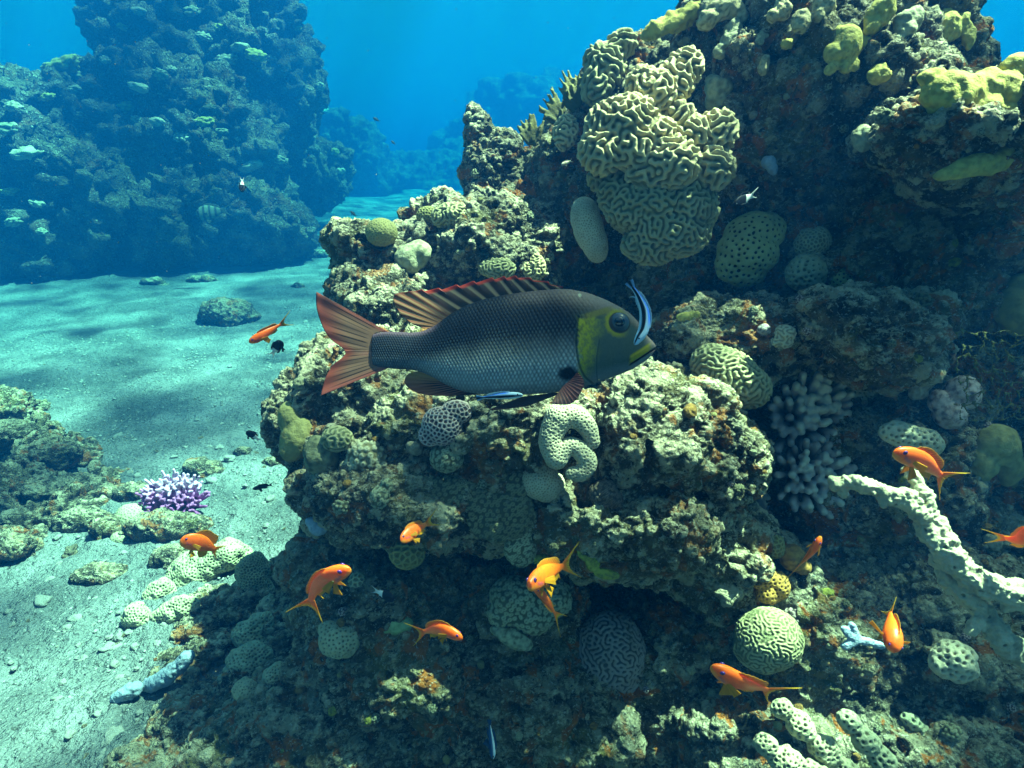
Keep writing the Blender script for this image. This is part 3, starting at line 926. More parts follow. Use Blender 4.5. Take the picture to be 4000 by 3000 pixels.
coral('sponge', 'dark netted sponge beside the smooth orange sponge', 'sponge', [(1672, 1180, 22, 28)], 'mound', 'cells', 9, 0.4)
coral('coral_crust', 'little yellow-green crust on the rock shelf past the fish mouth', 'coral', [(1480, 685, 22, 12), (1500, 680, 14, 10)], 'lobe', 'smooth', 8, 0.5)

# crusts on the boulder
CR_ = 'crust coral'
coral('crust_coral', 'broad dim crust of tube-mouthed coral across the boulder front', CR_, [(1000, 1080, 110, 46, 10, 0, 14), (1080, 1110, 80, 60, 0, 0, 14), (930, 1050, 60, 26, 15, 0, 10), (1100, 1040, 60, 40, 0, 0, 12)], 'crust', 'knobs', 10, 0.45, sink=0.45)
coral('crust_coral', 'pale drooping crust coral below the round cream honeycomb', CR_, [(1120, 1130, 44, 50, 0, 0, 16), (1125, 1185, 34, 44, 0, 0, 16), (1100, 1100, 40, 34, 0, 0, 14)], 'palecrust', 'knobs', 9, 0.4, sink=0.2)
coral('crust_coral', 'knobbly pale encrusted lump behind the two slim orange fish', CR_, [(1110, 1290, 52, 44), (1150, 1330, 46, 40), (1195, 1290, 40, 40), (1090, 1320, 34, 34)], 'palecrust', 'knobs', 12, 0.45, lump=0.15, sink=0.1)
coral('crust_coral', 'ledge of dull crust under the knobbly pale lump', CR_, [(1110, 1380, 46, 20, 25), (1080, 1365, 24, 14, 20)], 'palecrust', 'smooth', 8, 0.6)
coral('crust_coral', 'bright yellow-green crust behind the orange fish with the long tail', CR_, [(1165, 1205, 18, 16), (1200, 1195, 18, 20), (1185, 1215, 26, 12)], 'yellowcrust', 'smooth', 8, 0.5, sink=0.0)
coral('crust_coral', 'yellow-green crust with a sunlit tip beside the hollow', CR_, [(1265, 1200, 22, 14, 30), (1280, 1215, 16, 20), (1310, 1240, 30, 12, 10)], 'yellowcrust', 'smooth', 8, 0.5, sink=0.0)
coral('crust_coral', 'round patch of tube-mouthed coral on the boulder lip', CR_, [(965, 985, 38, 36)], 'palecrust', 'knobs', 10, 0.4, sink=0.2)
coral('crust_coral', 'white cauliflower crust at the boulder left lip', CR_, [(790, 985, 42, 34), (815, 1010, 26, 22), (770, 1005, 26, 26)], 'white', 'knobs', 14, 0.5, lump=0.2, sink=0.1)
coral('crust_coral', 'rust-edged pale crust hanging below the cauliflower crust', CR_, [(820, 1075, 22, 26), (835, 1050, 14, 18)], 'palecrust', 'knobs', 10, 0.4)
coral('crust_coral', 'smooth hanging lobe at the far left of the boulder', CR_, [(640, 950, 34, 52, 20), (625, 900, 26, 34)], 'mound', 'smooth', 8, 0.5, sink=0.1)
coral('crust_coral', 'rounded turf-covered lobe beside the small dim brain coral', CR_, [(695, 985, 40, 46)], 'crust', 'smooth', 8, 0.6)
coral('clam_shell', 'pale bluish shell wedged at the foot of the reef by the sand', 'shell', [(680, 1132, 24, 13, 30), (688, 1142, 20, 16)], 'bluewhite', 'smooth', 8, 0.1, sink=-0.1)

# soft and lobed corals
coral('soft_coral', 'pale green soft coral with club-shaped fingers hanging in the shade', 'soft coral', [(855, 1348, 22, 24), (840, 1355, 16, 16), (875, 1350, 18, 18), (825, 1362, 8, 13, 50), (845, 1375, 7, 15), (863, 1370, 7, 14), (880, 1370, 8, 16, -10)], 'soft', 'smooth', 8, 0.1, sink=-0.1, res=1.6)
coral('lobed_coral', 'large yellow lobed coral on the sunlit ledge', 'lobed coral', [(2060, 205, 70, 48, 10), (2130, 190, 36, 40), (2175, 200, 40, 44), (2110, 230, 60, 36), (2010, 165, 32, 18, -15), (2195, 150, 34, 30), (2160, 250, 40, 30), (2205, 225, 30, 34)], 'lobe', 'smooth', 8, 0.4, d=1.22, lump=0.2)
coral('lobed_coral', 'dim yellow lobed coral below the sunlit ledge', 'lobed coral', [(2120, 355, 70, 26, -8), (2060, 372, 50, 16, -12), (2180, 340, 40, 26)], 'lobe', 'smooth', 8, 0.2, d=1.24)
coral('lobed_coral', 'hand-shaped greenish lobed coral on the upper wall', 'lobed coral', [(1830, 95, 32, 42), (1800, 115, 22, 22, 30), (1850, 85, 18, 14), (1815, 75, 16, 22), (1870, 95, 14, 18, -30), (1825, 145, 14, 16), (1795, 150, 18, 12, -40), (1845, 140, 12, 16)], 'lobe', 'smooth', 8, 0.2, sink=-0.1)
for k, (bl, lab) in enumerate([
    ([(1780, 12, 26, 22), (1768, 30, 18, 18), (1730, 45, 20, 26, 20)], 'tan knuckle coral at the top of the wall, nearest the brain lobes'),
    ([(1900, 30, 26, 40, 25), (1885, 50, 20, 30, 30)], 'tall thumb-shaped coral at the top of the wall'),
    ([(1955, 60, 26, 40, 10), (1975, 40, 20, 24), (1940, 95, 18, 26)], 'leaning finger coral beside the tall thumb-shaped one'),
    ([(1690, 20, 20, 26), (1670, 35, 14, 14)], 'small tan knob coral right of the sunlit skyline lobe'),
    ([(1700, 95, 14, 12)], 'tiny knob coral under the small tan knob'),
    ([(1650, 75, 18, 10, -20), (1640, 90, 12, 12)], 'lit chip of coral on the upper wall'),
    ([(1560, 20, 44, 26, -10), (1530, 40, 30, 22, -30), (1600, 30, 20, 20)], 'sunlit pale lobe on the skyline of the wall'),
    ([(1475, 40, 60, 24, -25), (1420, 62, 40, 20, -30)], 'sunlit smooth ridge coral along the skyline'),
    ([(1580, 80, 22, 40, 15), (1560, 110, 16, 16)], 'streaked tan coral hanging under the skyline lobe'),
    ([(1650, 140, 12, 26, 10)], 'narrow lit fin of coral in the shaded upper wall'),
    ([(2040, 60, 30, 40, 10), (2075, 50, 22, 22), (2090, 85, 14, 30)], 'rough lit coral at the right end of the skyline'),
    ([(1550, 195, 30, 40)], 'dim coral bump between the brain lobes and the wall'),
    ([(1540, 268, 20, 18)], 'pale crown on the right lobe of the huge brain coral'),
    ([(1900, 160, 26, 20, -20)], 'dull green knob on the wall above the ledge tip'),
    ([(1865, 300, 24, 30)], 'dull green lump left of the ledge tip'),
]):
    coral('lobed_coral', lab, 'coral', bl, ('tan', 'lobe', 'lump')[k % 3], 'smooth', 8, 0.7, sink=0.05, lump=0.28)

# fingers
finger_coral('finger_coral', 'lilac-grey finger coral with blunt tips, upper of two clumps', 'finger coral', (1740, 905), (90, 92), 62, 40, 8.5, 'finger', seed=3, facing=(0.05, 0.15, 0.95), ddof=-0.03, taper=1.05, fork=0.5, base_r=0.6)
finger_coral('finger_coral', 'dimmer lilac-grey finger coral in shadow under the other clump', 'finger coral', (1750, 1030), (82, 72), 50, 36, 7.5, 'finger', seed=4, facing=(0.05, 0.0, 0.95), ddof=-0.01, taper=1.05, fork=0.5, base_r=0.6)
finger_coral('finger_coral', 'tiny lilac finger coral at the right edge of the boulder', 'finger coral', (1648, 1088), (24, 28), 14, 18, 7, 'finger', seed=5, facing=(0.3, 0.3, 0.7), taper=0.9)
finger_coral('finger_coral', 'bright purple finger coral on the rubble by the sand', 'finger coral', (386, 1082), (70, 46), 130, 34, 4.0, 'purple', seed=6, facing=(0.0, 0.6, 0.7), res=1.5, ddof=-0.10, fork=0.8, base_r=0.5)
finger_coral('fire_coral', 'spiky yellow fire coral fingers on the skyline left of the brain coral', 'fire coral', (1238, 205), (22, 40), 22, 26, 4.5, 'fire', d=1.76, seed=7, facing=(-0.3, 1.0, 0.2), taper=0.6, base_r=0.8, fork=0.3)
finger_coral('fire_coral', 'second patch of fire coral fingers lower on the skyline', 'fire coral', (1200, 240), (22, 34), 18, 24, 4.5, 'fire', d=1.8, seed=8, facing=(-0.5, 0.9, 0.2), taper=0.6, base_r=0.8, fork=0.3)
finger_coral('fire_coral', 'short fire coral blades beside the rock pinnacle', 'fire coral', (1150, 290), (20, 24), 16, 26, 5, 'fire', d=1.84, seed=9, facing=(-0.2, 1.0, 0.2), taper=0.6, base_r=0.8, fork=0.3)


def branch(name, label, cat, paths, mat, d0, holes=True, res=2.4, seed=1, bump=0.16):
    V, Fc, cnt = [], [], 0
    iv, if_ = ico(2)
    for path in paths:
        pts = np.array(path, float)
        L = int(sum(math.hypot(*(pts[i + 1, :2] - pts[i, :2])) for i in range(len(pts) - 1)) / 5) + 2
        q = interp_list(pts, np.linspace(0, 1, L))
        for x, y, r, off in q:
            d = d0 + off
            V.append(iv * (r * d / FOC) + np.array(P(x, y, d)[:])); Fc.append(if_ + cnt); cnt += len(iv)
    v = np.concatenate(V); f = np.concatenate(Fc)
    px = d0 / FOC
    me = remesh(v, f, res * px, 2, name)
    co = get_co(me); no = get_no(me)
    r0 = float(np.mean([p[2] for path in paths for p in path])) * px
    dd = bump * r0 * (fbm(co, r0 * 1.6, seed, 3) * 1.6 + 0.9 * noise3(co, r0 * 0.5, seed + 4))
    h = np.full(len(co), 0.8)
    if holes:
        f1, f2 = spots(co, r0 * 2.2, seed)
        pit = sstep(0.13, 0.05, f1)
        dd -= pit * 0.25 * r0; h = h - 0.8 * pit
    dd += 0.07 * r0 * fbm(co, r0 * 0.22, seed + 9, 3)
    h = h + 0.45 * fbm(co, r0 * 0.7, seed + 6, 3)
    set_co(me, co + no * dd[:, None])
    set_attr(me, 'h', np.clip(h, 0, 1))
    return finish(name, me, MC[mat], label, cat)


branch('dead_branch_coral', 'thick bleached dead coral branch forking over the dark slope', 'dead coral', [
    [(1803, 1042, 14, .04), (1850, 1045, 18, .02), (1920, 1066, 20, 0), (1975, 1090, 24, 0), (2010, 1135, 28, 0), (2040, 1185, 29, -.02), (2072, 1224, 27, -.03), (2110, 1255, 27, -.04), (2160, 1275, 29, -.05), (2240, 1295, 34, -.06)],
    [(1960, 1018, 12, .02), (1982, 1045, 17, .01), (1995, 1095, 22, 0)],
    [(2090, 1270, 20, -.02), (2122, 1325, 21, -.02), (2160, 1375, 25, -.03), (2195, 1410, 28, -.03), (2250, 1440, 28, -.04)],
    [(2030, 1205, 20, 0), (2055, 1255, 22, 0), (2090, 1290, 22, -.02)],
    [(2040, 1180, 14, -.02), (2062, 1172, 9, -.04)], [(2095, 1240, 14, -.03), (2118, 1228, 9, -.05)], [(1900, 1062, 12, 0), (1905, 1085, 8, 0)], [(1830, 1042, 12, .03), (1822, 1066, 9, .03)], [(2180, 1300, 20, -.05), (2200, 1270, 12, -.06)], [(2120, 1345, 16, -.03), (2098, 1362, 10, -.04)]], 'white', 1.16, seed=21, bump=0.30)
branch('coral_fragment', 'broken white coral piece in the shade under the facing orange fish', 'dead coral', [[(1825, 1360, 9, 0), (1845, 1380, 9, 0), (1870, 1385, 9, 0), (1905, 1395, 8, 0)], [(1825, 1395, 9, 0), (1850, 1382, 10, 0)], [(1840, 1350, 8, 0), (1850, 1375, 9, 0)]], 'bluewhite', 1.17, holes=False, seed=22)
coral('dead_coral', 'pitted sunlit coral finger at the very bottom of the slope', 'dead coral', [(1690, 1530, 24, 22), (1728, 1565, 36, 27, 45), (1780, 1622, 40, 30, 45), (1825, 1675, 46, 32, 45)], 'lump', 'pits', 11, 0.6, lump=0.2, d=1.02)
coral('dead_coral', 'second pitted sunlit coral finger below the first at the bottom', 'dead coral', [(1655, 1610, 28, 22, 30), (1700, 1645, 44, 30, 30), (1760, 1690, 50, 40, 30)], 'lump', 'pits', 11, 0.6, lump=0.2, d=1.0)
coral('dead_coral', 'rough pale coral knobs right of the pitted fingers', 'dead coral', [(1835, 1560, 30, 22, 40), (1870, 1600, 34, 26, 40), (1905, 1640, 30, 26, 30)], 'palecrust', 'pits', 14, 0.5, d=1.05)
coral('dead_coral', 'pale coral knob on the dark slope below the bleached branch', 'dead coral', [(1970, 1560, 26, 18, 40), (1990, 1585, 20, 22, 30)], 'palecrust', 'pits', 14, 0.5, sink=0.0)
coral('lobed_coral', 'lumpy reddish-grey coral rising in the shade by the sea fan', 'coral', [(2080, 850, 36, 40), (2050, 895, 36, 34), (2030, 870, 24, 30)], 'pink', 'smooth', 8, 0.8, sink=0.0)
coral('mound_coral', 'dim rounded lobes at the edge of view right of the shelf', MD, [(2215, 670, 60, 60), (2220, 620, 40, 34)], 'mound', 'smooth', 8, 0.3, sink=0.0)
coral('mound_coral', 'drooping dim lobes below the sea fan', MD, [(2150, 960, 50, 46), (2120, 1000, 34, 44), (2180, 1000, 26, 50)], 'mound', 'smooth', 8, 0.3, sink=0.1)
coral('sponge', 'pale blue-grey rounded sponge on the shaded wall', 'sponge', [(1660, 350, 17, 15), (1668, 362, 12, 20, -20)], 'bluewhite', 'smooth', 8, 0.1, sink=-0.2)
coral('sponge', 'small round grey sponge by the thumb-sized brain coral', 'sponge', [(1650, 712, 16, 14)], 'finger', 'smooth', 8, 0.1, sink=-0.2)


def sea_fan():
    """open yellow-green mesh of branches standing out from the wall"""
    rng = random.Random(5)
    d0 = 1.30
    nodes = {}
    for i in range(9):
        for j in range(8):
            x = 2062 + i * 25 + (12 if j % 2 else 0) + rng.uniform(-11, 11)
            y = 715 + j * 27 + rng.uniform(-8, 8)
            nodes[i, j] = (x, y, d0 + 0.02 * math.sin(i * 0.9) + 0.0006 * (y - 700) - 0.0004 * (x - 2065))
    paths = []
    for (i, j), a in nodes.items():
        o = 1 if j % 2 else 0
        for b in ((i + 1, j), (i + o, j + 1), (i + o - 1, j + 1)):
            if b in nodes and rng.random() < 0.72:
                q = nodes[b]
                paths.append([(a[0], a[1], 2.6, a[2] - d0), ((a[0] + q[0]) / 2 + rng.uniform(-5, 5), (a[1] + q[1]) / 2 + rng.uniform(-5, 5), 2.2, a[2] - d0), (q[0], q[1], 2.6, q[2] - d0)])
    return branch('sea_fan', 'yellow-green sea fan of open net branches at the dark end of the shelf', 'sea fan', paths, 'fan', d0, holes=False, res=1.8, seed=31)


sea_fan()
# ------------------------------------------------------------------ rubble, boulders and lumps on the sand; small knobs on the rock
def gz(x, y):
    return float(ground_z(np.array([x]), np.array([y]))[0])


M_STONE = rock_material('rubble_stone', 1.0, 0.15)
M_CHIP = coral_mat('bleached_chip', (0.27, 0.28, 0.26), (0.10, 0.11, 0.10), speck=0.3)


def boulder(name, label, cat, x, y, rx, ry, mat, seed, rz=None, lift=0.35, group=None, extra=(), big=0.02, knob=0.008):
    d = surf(x, y)[0]
    bl = [(x, y, d, rx, ry, (rz or rx) * d / FOC * 0.8)] + [(x + ex, y + ey, d, erx, ery, erx * d / FOC * 0.8) for ex, ey, erx, ery in extra]
    v, f = blob_mesh([px_blob(*q) for q in bl], 3)
    me = remesh(v, f, max(0.0035, 1.7 * d / FOC), 2, name)
    co = get_co(me); no = get_no(me)
    size = rx * d / FOC
    f1, _ = voro(co, 0.3 * size + 0.008, seed)
    dd = 0.20 * size * fbm(co, size * 0.8, seed, 3) + 0.10 * size * (0.5 - f1) + 0.05 * size * fbm(co, size * 0.12, seed + 4, 3)
    set_co(me, co + no * dd[:, None])
    set_attr(me, 'bulge', np.clip(0.5 + 1.5 * dd / size, 0, 1)); set_attr(me, 'h', np.clip(0.6 + 1.5 * dd / size, 0, 1))
    return finish(name, me, mat, label, cat, group)


BO = [
    ('half-buried grey mound on the open sand left of the big fish tail', 500, 690, 66, 42, M_ROCK, []),
    ('flat dark stone on the far sand', 437, 606, 32, 12, M_ROCK, []),
    ('low pale stone in the sand channel', 330, 612, 28, 12, M_STONE, [(30, 8, 18, 8)]),
    ('small cluster stone near the left foot of the terrace', 690, 553, 24, 16, M_ROCK, [(-28, 8, 16, 10), (22, 10, 14, 9)]),
    ('lone pebble-sized stone near the terrace foot', 645, 620, 16, 9, M_ROCK, []),
    ('flat green-grey stone just behind the purple coral', 440, 1015, 42, 26, M_ROCK, [(26, 8, 26, 18)]),
    ('dark-sided rock at the left edge of the rubble bed', 105, 985, 62, 38, M_ROCK, []),
    ('pale-topped rock at the rim of the rubble bed', 20, 940, 56, 34, M_STONE, [(60, 14, 30, 16)]),
    ('long low rock in the rubble bed below the dark-sided rock', 130, 1055, 90, 24, M_STONE, [(-70, 10, 40, 18)]),
    ('rough rock under the purple coral', 360, 1135, 80, 34, M_ROCK, [(60, 6, 40, 24)]),
    ('rough yellowish rock left of the purple coral', 285, 1065, 42, 24, M_ROCK_PALE, []),
    ('knotted rock in the rubble bed left of the smooth grey ball', 175, 1125, 52, 30, M_STONE, [(-50, 16, 30, 20)]),
    ('shaded rock at the left edge below the rubble bed', 25, 1180, 50, 28, M_ROCK, []),
    ('rough speckled rock above the bare sand tongue', 370, 1205, 46, 30, M_STONE, [(44, -6, 24, 18)]),
    ('loose rock at the end of the bare sand tongue', 215, 1240, 56, 22, M_ROCK_PALE, []),
    ('small dark block on the sand below the two-tone fish', 525, 978, 20, 14, M_ROCK, []),
    ('pale stone on the sand beside the boulder', 590, 1000, 24, 13, M_STONE, []),
]
for k, (lab, x, y, rx, ry, m, ex) in enumerate(BO):
    boulder('rock', lab, 'rock', x, y, rx, ry, m, 300 + k, extra=ex)

coral('mound_coral', 'smooth grey-green ball coral beside the purple coral', MD, [(284, 1120, 35, 33)], 'lump', 'pits', 6, 0.1, lump=0.03, sink=0.3)
coral('mound_coral', 'small smooth ball coral under the larger grey-green ball', MD, [(257, 1164, 18, 16)], 'lump', 'pits', 6, 0.1, lump=0.03, sink=0.3)
for bl, lab, kind, lam in [
    ([(420, 1235, 66, 44, -25), (385, 1265, 50, 36, -20), (475, 1205, 50, 34, -15)], 'large pale lumpy coral under the plump orange fish', 'pits', 8),
    ([(500, 1195, 40, 30), (520, 1215, 30, 34)], 'pale lump on the shoulder of the large pale lumpy coral', 'pits', 8),
    ([(375, 1325, 52, 24, -20), (400, 1310, 34, 24)], 'pale oval lump coral on the lower side of the pale cluster', 'pits', 8),
    ([(295, 1330, 28, 28), (312, 1345, 26, 18)], 'pale rounded lump at the left tip of the pale cluster', 'pits', 8),
    ([(345, 1280, 34, 28, -30)], 'pale ridge lump on the sunlit side of the pale cluster', 'pits', 8),
    ([(545, 1235, 34, 44, 10), (560, 1275, 28, 36)], 'tall netted pale coral between the pale cluster and the reef', 'cells', 7),
    ([(548, 1370, 44, 34, -15), (560, 1350, 30, 26)], 'pitted pale coral low beside the reef foot', 'pits', 9),
    ([(540, 1425, 50, 34, -10), (520, 1450, 34, 26)], 'broad pitted pale coral below the low one', 'pits', 9),
    ([(592, 1462, 20, 34, 20)], 'thumb-shaped pitted coral beside the broad pitted one', 'pits', 8),
    ([(530, 1490, 24, 26, 20)], 'short pitted stub under the broad pitted coral', 'pits', 8),
]:
    coral('lump_coral', lab, 'coral', bl, 'lump', kind, lam * 0.85, 0.5, lump=0.24, sink=0.45)
_d = surf(365, 1455)[0]
branch('sponge', 'blue-grey finger sponge lying on the dark slope', 'sponge', [[(322, 1480, 17, 0), (345, 1470, 19, -.02), (375, 1450, 19, -.03), (400, 1425, 17, -.03), (405, 1420, 15, -.03)]], 'bluewhite', _d - 0.02, holes=False, seed=41, bump=0.18)
branch('sponge', 'short pale blue sponge stub below the finger sponge', 'sponge', [[(252, 1508, 13, 0), (275, 1497, 18, -.01), (290, 1490, 16, -.01)]], 'bluewhite', surf(270, 1500)[0] - 0.01, holes=False, seed=42, bump=0.18)


# loose stones, each an object; they share a few shapes
def stone_mesh(name, seed, flat, mat):
    iv, if_ = ico(3)
    p = iv * np.array([1, 0.8, flat])
    no = iv
    p = p + no * (0.42 * fbm(iv + seed, 0.9, seed, 3) + 0.22 * fbm(iv + seed, 0.3, seed + 1, 3) - 0.25 * (voro(iv + seed, 0.45, seed + 2)[0] - 0.5))[:, None]
    me = np_mesh(name, p, if_)
    set_attr(me, 'bulge', np.clip(0.5 + fbm(iv + seed, 0.4, seed, 2), 0, 1)); set_attr(me, 'h', np.full(len(p), 0.7))
    me.materials.append(mat)
    return me


rngs = random.Random(11)
STONES = [stone_mesh('stone', 50 + k, (0.55, 0.4, 0.7, 0.5, 0.3)[k], (M_CHIP, M_STONE, M_CHIP, M_CHIP, M_CHIP)[k]) for k in range(5)]
n_st = 0
while n_st < 200:
    x = rngs.uniform(-40, 690); y = rngs.triangular(560, 1680, 1250)
    den = 0.25 + 0.75 * sstep(150, 0, abs(y - (1030 + 0.25 * (400 - x)))) + (0.9 if (y > 1330 and x > 150) else 0) + (0.5 if 560 < x and y > 900 else 0)
    if rngs.random() > den * 0.6: continue
    dv = (P(x, y, 1) - CAM).normalized()
    if dv.z > -0.05: continue
    tt = -CAM_Z / dv.z
    q = CAM + dv * tt
    if surf(x, y)[0] < (q - CAM).dot(CF) - 0.15: 
        if rngs.random() > 0.15: continue
    o = bpy.data.objects.new('stone', STONES[n_st % 5])
    r = rngs.uniform(0.005, 0.016) * (1.0 if rngs.random() > 0.12 else 2.0) * (0.7 + 0.18 * tt)
    o.scale = (r, r, r)
    o.rotation_euler = (rngs.uniform(-.4, .4), rngs.uniform(-.4, .4), rngs.uniform(0, 6.28))
    o.location = (q.x, q.y, gz(q.x, q.y) + 0.05 * r)
    link(o)
    tag(o, 'loose pale stone or coral chip lying on the sand', 'stone', 'loose stones scattered over the sand')
    n_st += 1

# finer coral gravel: nobody could count it
V, F, c0 = [], [], 0
iv, if_ = ico(1)
rs = np.random.default_rng(5)
for k in range(9000):
    a = rs.uniform(-0.75, 0.12); r = rs.uniform(1.1, 7.5)
    x, y = r * math.sin(a), r * math.cos(a)
    if noise3(np.array([[x, y, 0]]), 0.7, 9)[0] < rs.uniform(-0.45, 0.4): continue
    s = rs.uniform(0.002, 0.007) * (0.8 + 0.25 * r)
    p = iv * (1 + 0.35 * rs.uniform(-1, 1, (len(iv), 1))) * s * np.array([1, rs.uniform(.5, 1), rs.uniform(.35, .8)])
    an = rs.uniform(0, 6.28); R2 = np.array([[math.cos(an), -math.sin(an), 0], [math.sin(an), math.cos(an), 0], [0, 0, 1]])
    V.append(p @ R2.T + np.array([x, y, 0.0])); F.append(if_ + c0); c0 += len(iv)
V = np.concatenate(V); V[:, 2] += ground_z(V[:, 0].copy(), V[:, 1].copy())
me = np_mesh('gravel', V, np.concatenate(F)); me.materials.append(M_CHIP)
set_attr(me, 'h', np.full(len(V), 0.6))
tag(link(bpy.data.objects.new('gravel', me)), 'fine coral gravel strewn over the sea floor', None, None, 'stuff')


# small coral knobs dotting the reef rock
def knob_mesh(seed, kind):
    iv, if_ = ico(4)
    p = iv * np.array([1, 0.9, 0.75]) + iv * (0.25 * fbm(iv + seed, 0.9, seed, 2))[:, None]
    if kind == 0:
        f1, f2 = spots(p, 0.42, seed); h = sstep(0.2, 0.38, f1); p = p + iv * ((h - 0.8) * 0.12)[:, None]
    elif kind == 1:
        f1, f2 = spots(p, 0.5, seed); h = 1 - np.clip(f1 / 0.62, 0, 1) ** 2; p = p + iv * ((h - 0.4) * 0.25)[:, None]
    else:
        h = 0.5 + 0.5 * fbm(p, 0.5, seed, 3); p = p + iv * (0.12 * fbm(p, 0.25, seed + 3, 3))[:, None]
    me = np_mesh('knob', p, if_); set_attr(me, 'h', h)
    return me


KN = []
for k, (kind, m) in enumerate([(0, 'lump'), (1, 'palecrust'), (2, 'cream'), (1, 'crust'), (2, 'yellowcrust'), (0, 'mound'), (2, 'orange'), (1, 'pink')]):
    me = knob_mesh(70 + k, kind); me.materials.append(MC[m]); KN.append(me)
n_k = 0
tries = 0
while n_k < 230 and tries < 3000:
    tries += 1
    x = rngs.uniform(600, 2230); y = rngs.uniform(60, 1659)
    if 660 < x < 1420 and 600 < y < 860: continue
    if 1230 < x < 1600 and 80 < y < 580: continue
    d, nn = surf(x, y, 9)
    if d > 2.4: continue
    k = rngs.choice([0, 1, 1, 2, 3, 3, 3, 4, 5, 6, 7, 1])
    r = rngs.uniform(4, 11) * d / FOC * (1.0 if rngs.random() > 0.15 else 1.7)
    o = bpy.data.objects.new('small_coral', KN[k])
    o.scale = (r, r, r)
    o.rotation_mode = 'QUATERNION'
    o.rotation_quaternion = nn.to_track_quat('Z', 'Y') @ Quaternion((0, 0, 1), rngs.uniform(0, 6.28))
    o.location = P(x, y, d) + nn * (0.1 * r)
    link(o)
    tag(o, 'small rounded coral knob dotting the near reef rock', 'coral', 'small coral knobs dotting the reef')
    n_k += 1

# coral heads scattered over the far reef, sunlit on top
FH = []
for k, m in enumerate(['lobe', 'cream', 'lump', 'cream']):
    me = knob_mesh(90 + k, (1, 2, 1, 1)[k]); me.materials.append(MC[m]); FH.append(me)
for k, (x, y, r, fl) in enumerate([
    (130, 150, 46, .35), (100, 140, 26, .4), (180, 165, 30, .35), (165, 200, 26, .4), (270, 60, 14, .6), (300, 25, 18, .5), (410, 25, 20, .5), (440, 80, 16, .6), (470, 60, 14, .6), (300, 190, 20, .6), (345, 165, 22, .5), (370, 150, 12, .6),
    (275, 235, 24, .6), (340, 265, 18, .7), (300, 262, 16, .7), (395, 295, 20, .6), (440, 265, 22, .6), (60, 330, 34, .4), (20, 280, 30, .45), (30, 232, 22, .5), (100, 210, 16, .5), (540, 360, 30, .35), (600, 345, 18, .5),
    (490, 130, 24, .5), (550, 120, 26, .45), (520, 105, 20, .5), (590, 130, 18, .5), (690, 190, 14, .8), (640, 60, 12, .6), (700, 240, 12, .7), (480, 285, 14, .5), (515, 300, 10, .4), (25, 415, 18, .5), (80, 440, 20, .5), (30, 480, 22, .4), (90, 500, 14, .5), (720, 330, 16, .6), (735, 370, 14, .6), (180, 250, 16, .5), (230, 130, 16, .6)]):
    d, nn = surf(x, y, 99)
    if d > 40: continue
    o = bpy.data.objects.new('reef_coral', FH[k % 4])
    rr = r * d / FOC
    o.scale = (rr, rr * 0.8, rr * (0.35 + 0.5 * fl))
    o.rotation_euler = (0.3 * rngs.uniform(-1, 1), 0.3 * rngs.uniform(-1, 1), rngs.uniform(0, 6))
    o.location = P(x, y, d) + Vector((0, 0, rr * fl * 0.1))
    link(o)
    tag(o, 'sunlit coral head growing on the tall far reef', 'coral', 'coral heads on the tall far reef')

# drifting specks in the water
V, F, c0 = [], [], 0
iv, if_ = ico(1)
for k in range(420):
    d = rs.uniform(0.45, 2.2)
    q = P(rs.uniform(0, 2212), rs.uniform(0, 1659), d)
    if surf((q - CAM).x, 0)[0] < 0: continue
    V.append(iv * rs.uniform(0.0003, 0.0008) * (0.4 + 0.5 * d) + np.array(q[:])); F.append(if_ + c0); c0 += len(iv)
me = np_mesh('marine_snow', np.concatenate(V), np.concatenate(F)); me.materials.append(MC['white'])
tag(link(bpy.data.objects.new('marine_snow', me)), 'pale specks drifting in the water', None, None, 'stuff')
# ------------------------------------------------------------------ fish
def fish_mat(name, rough=0.42, spec=0.4, translucent=0.0, attr='paint'):
    m, n, l, b = new_mat(name, rough, spec)
    t = NT(m)
    c = t.attr(attr, 'Color')
    l.new(c, b.inputs['Base Color'])
    if translucent:
        tr = n.new('ShaderNodeBsdfTranslucent'); l.new(c, tr.inputs['Color'])
        mx = n.new('ShaderNodeMixShader'); mx.inputs[0].default_value = translucent
        l.new(b.outputs[0], mx.inputs[1]); l.new(tr.outputs[0], mx.inputs[2])
        l.new(mx.outputs[0], n['Material Output'].inputs['Surface'])
    return m


M_FISH = fish_mat('fish_skin', 0.6, 0.10)
M_FIN = fish_mat('fish_fin', 0.5, 0.3, 0.45)
M_FISH_GLOW = fish_mat('small_fish_skin', 0.4, 0.35)
_b = M_FISH_GLOW.node_tree.nodes['Principled BSDF']
_b.inputs['Subsurface Weight'].default_value = 0.6
_b.inputs['Subsurface Radius'].default_value = (1.0, 0.5, 0.2)
_b.inputs['Subsurface Scale'].default_value = 0.012


def plain_mat(name, col, rough=0.3, spec=0.5):
    m, n, l, b = new_mat(name, rough, spec)
    b.inputs['Base Color'].default_value = (*col, 1)
    return m


M_PUPIL = plain_mat('fish_pupil', (0.004, 0.005, 0.008), 0.08, 0.8)
M_IRIS = plain_mat('fish_iris', (0.05, 0.06, 0.075), 0.25, 0.5)
M_IRIS_PURPLE = plain_mat('purple_iris', (0.07, 0.015, 0.17), 0.2, 0.6)


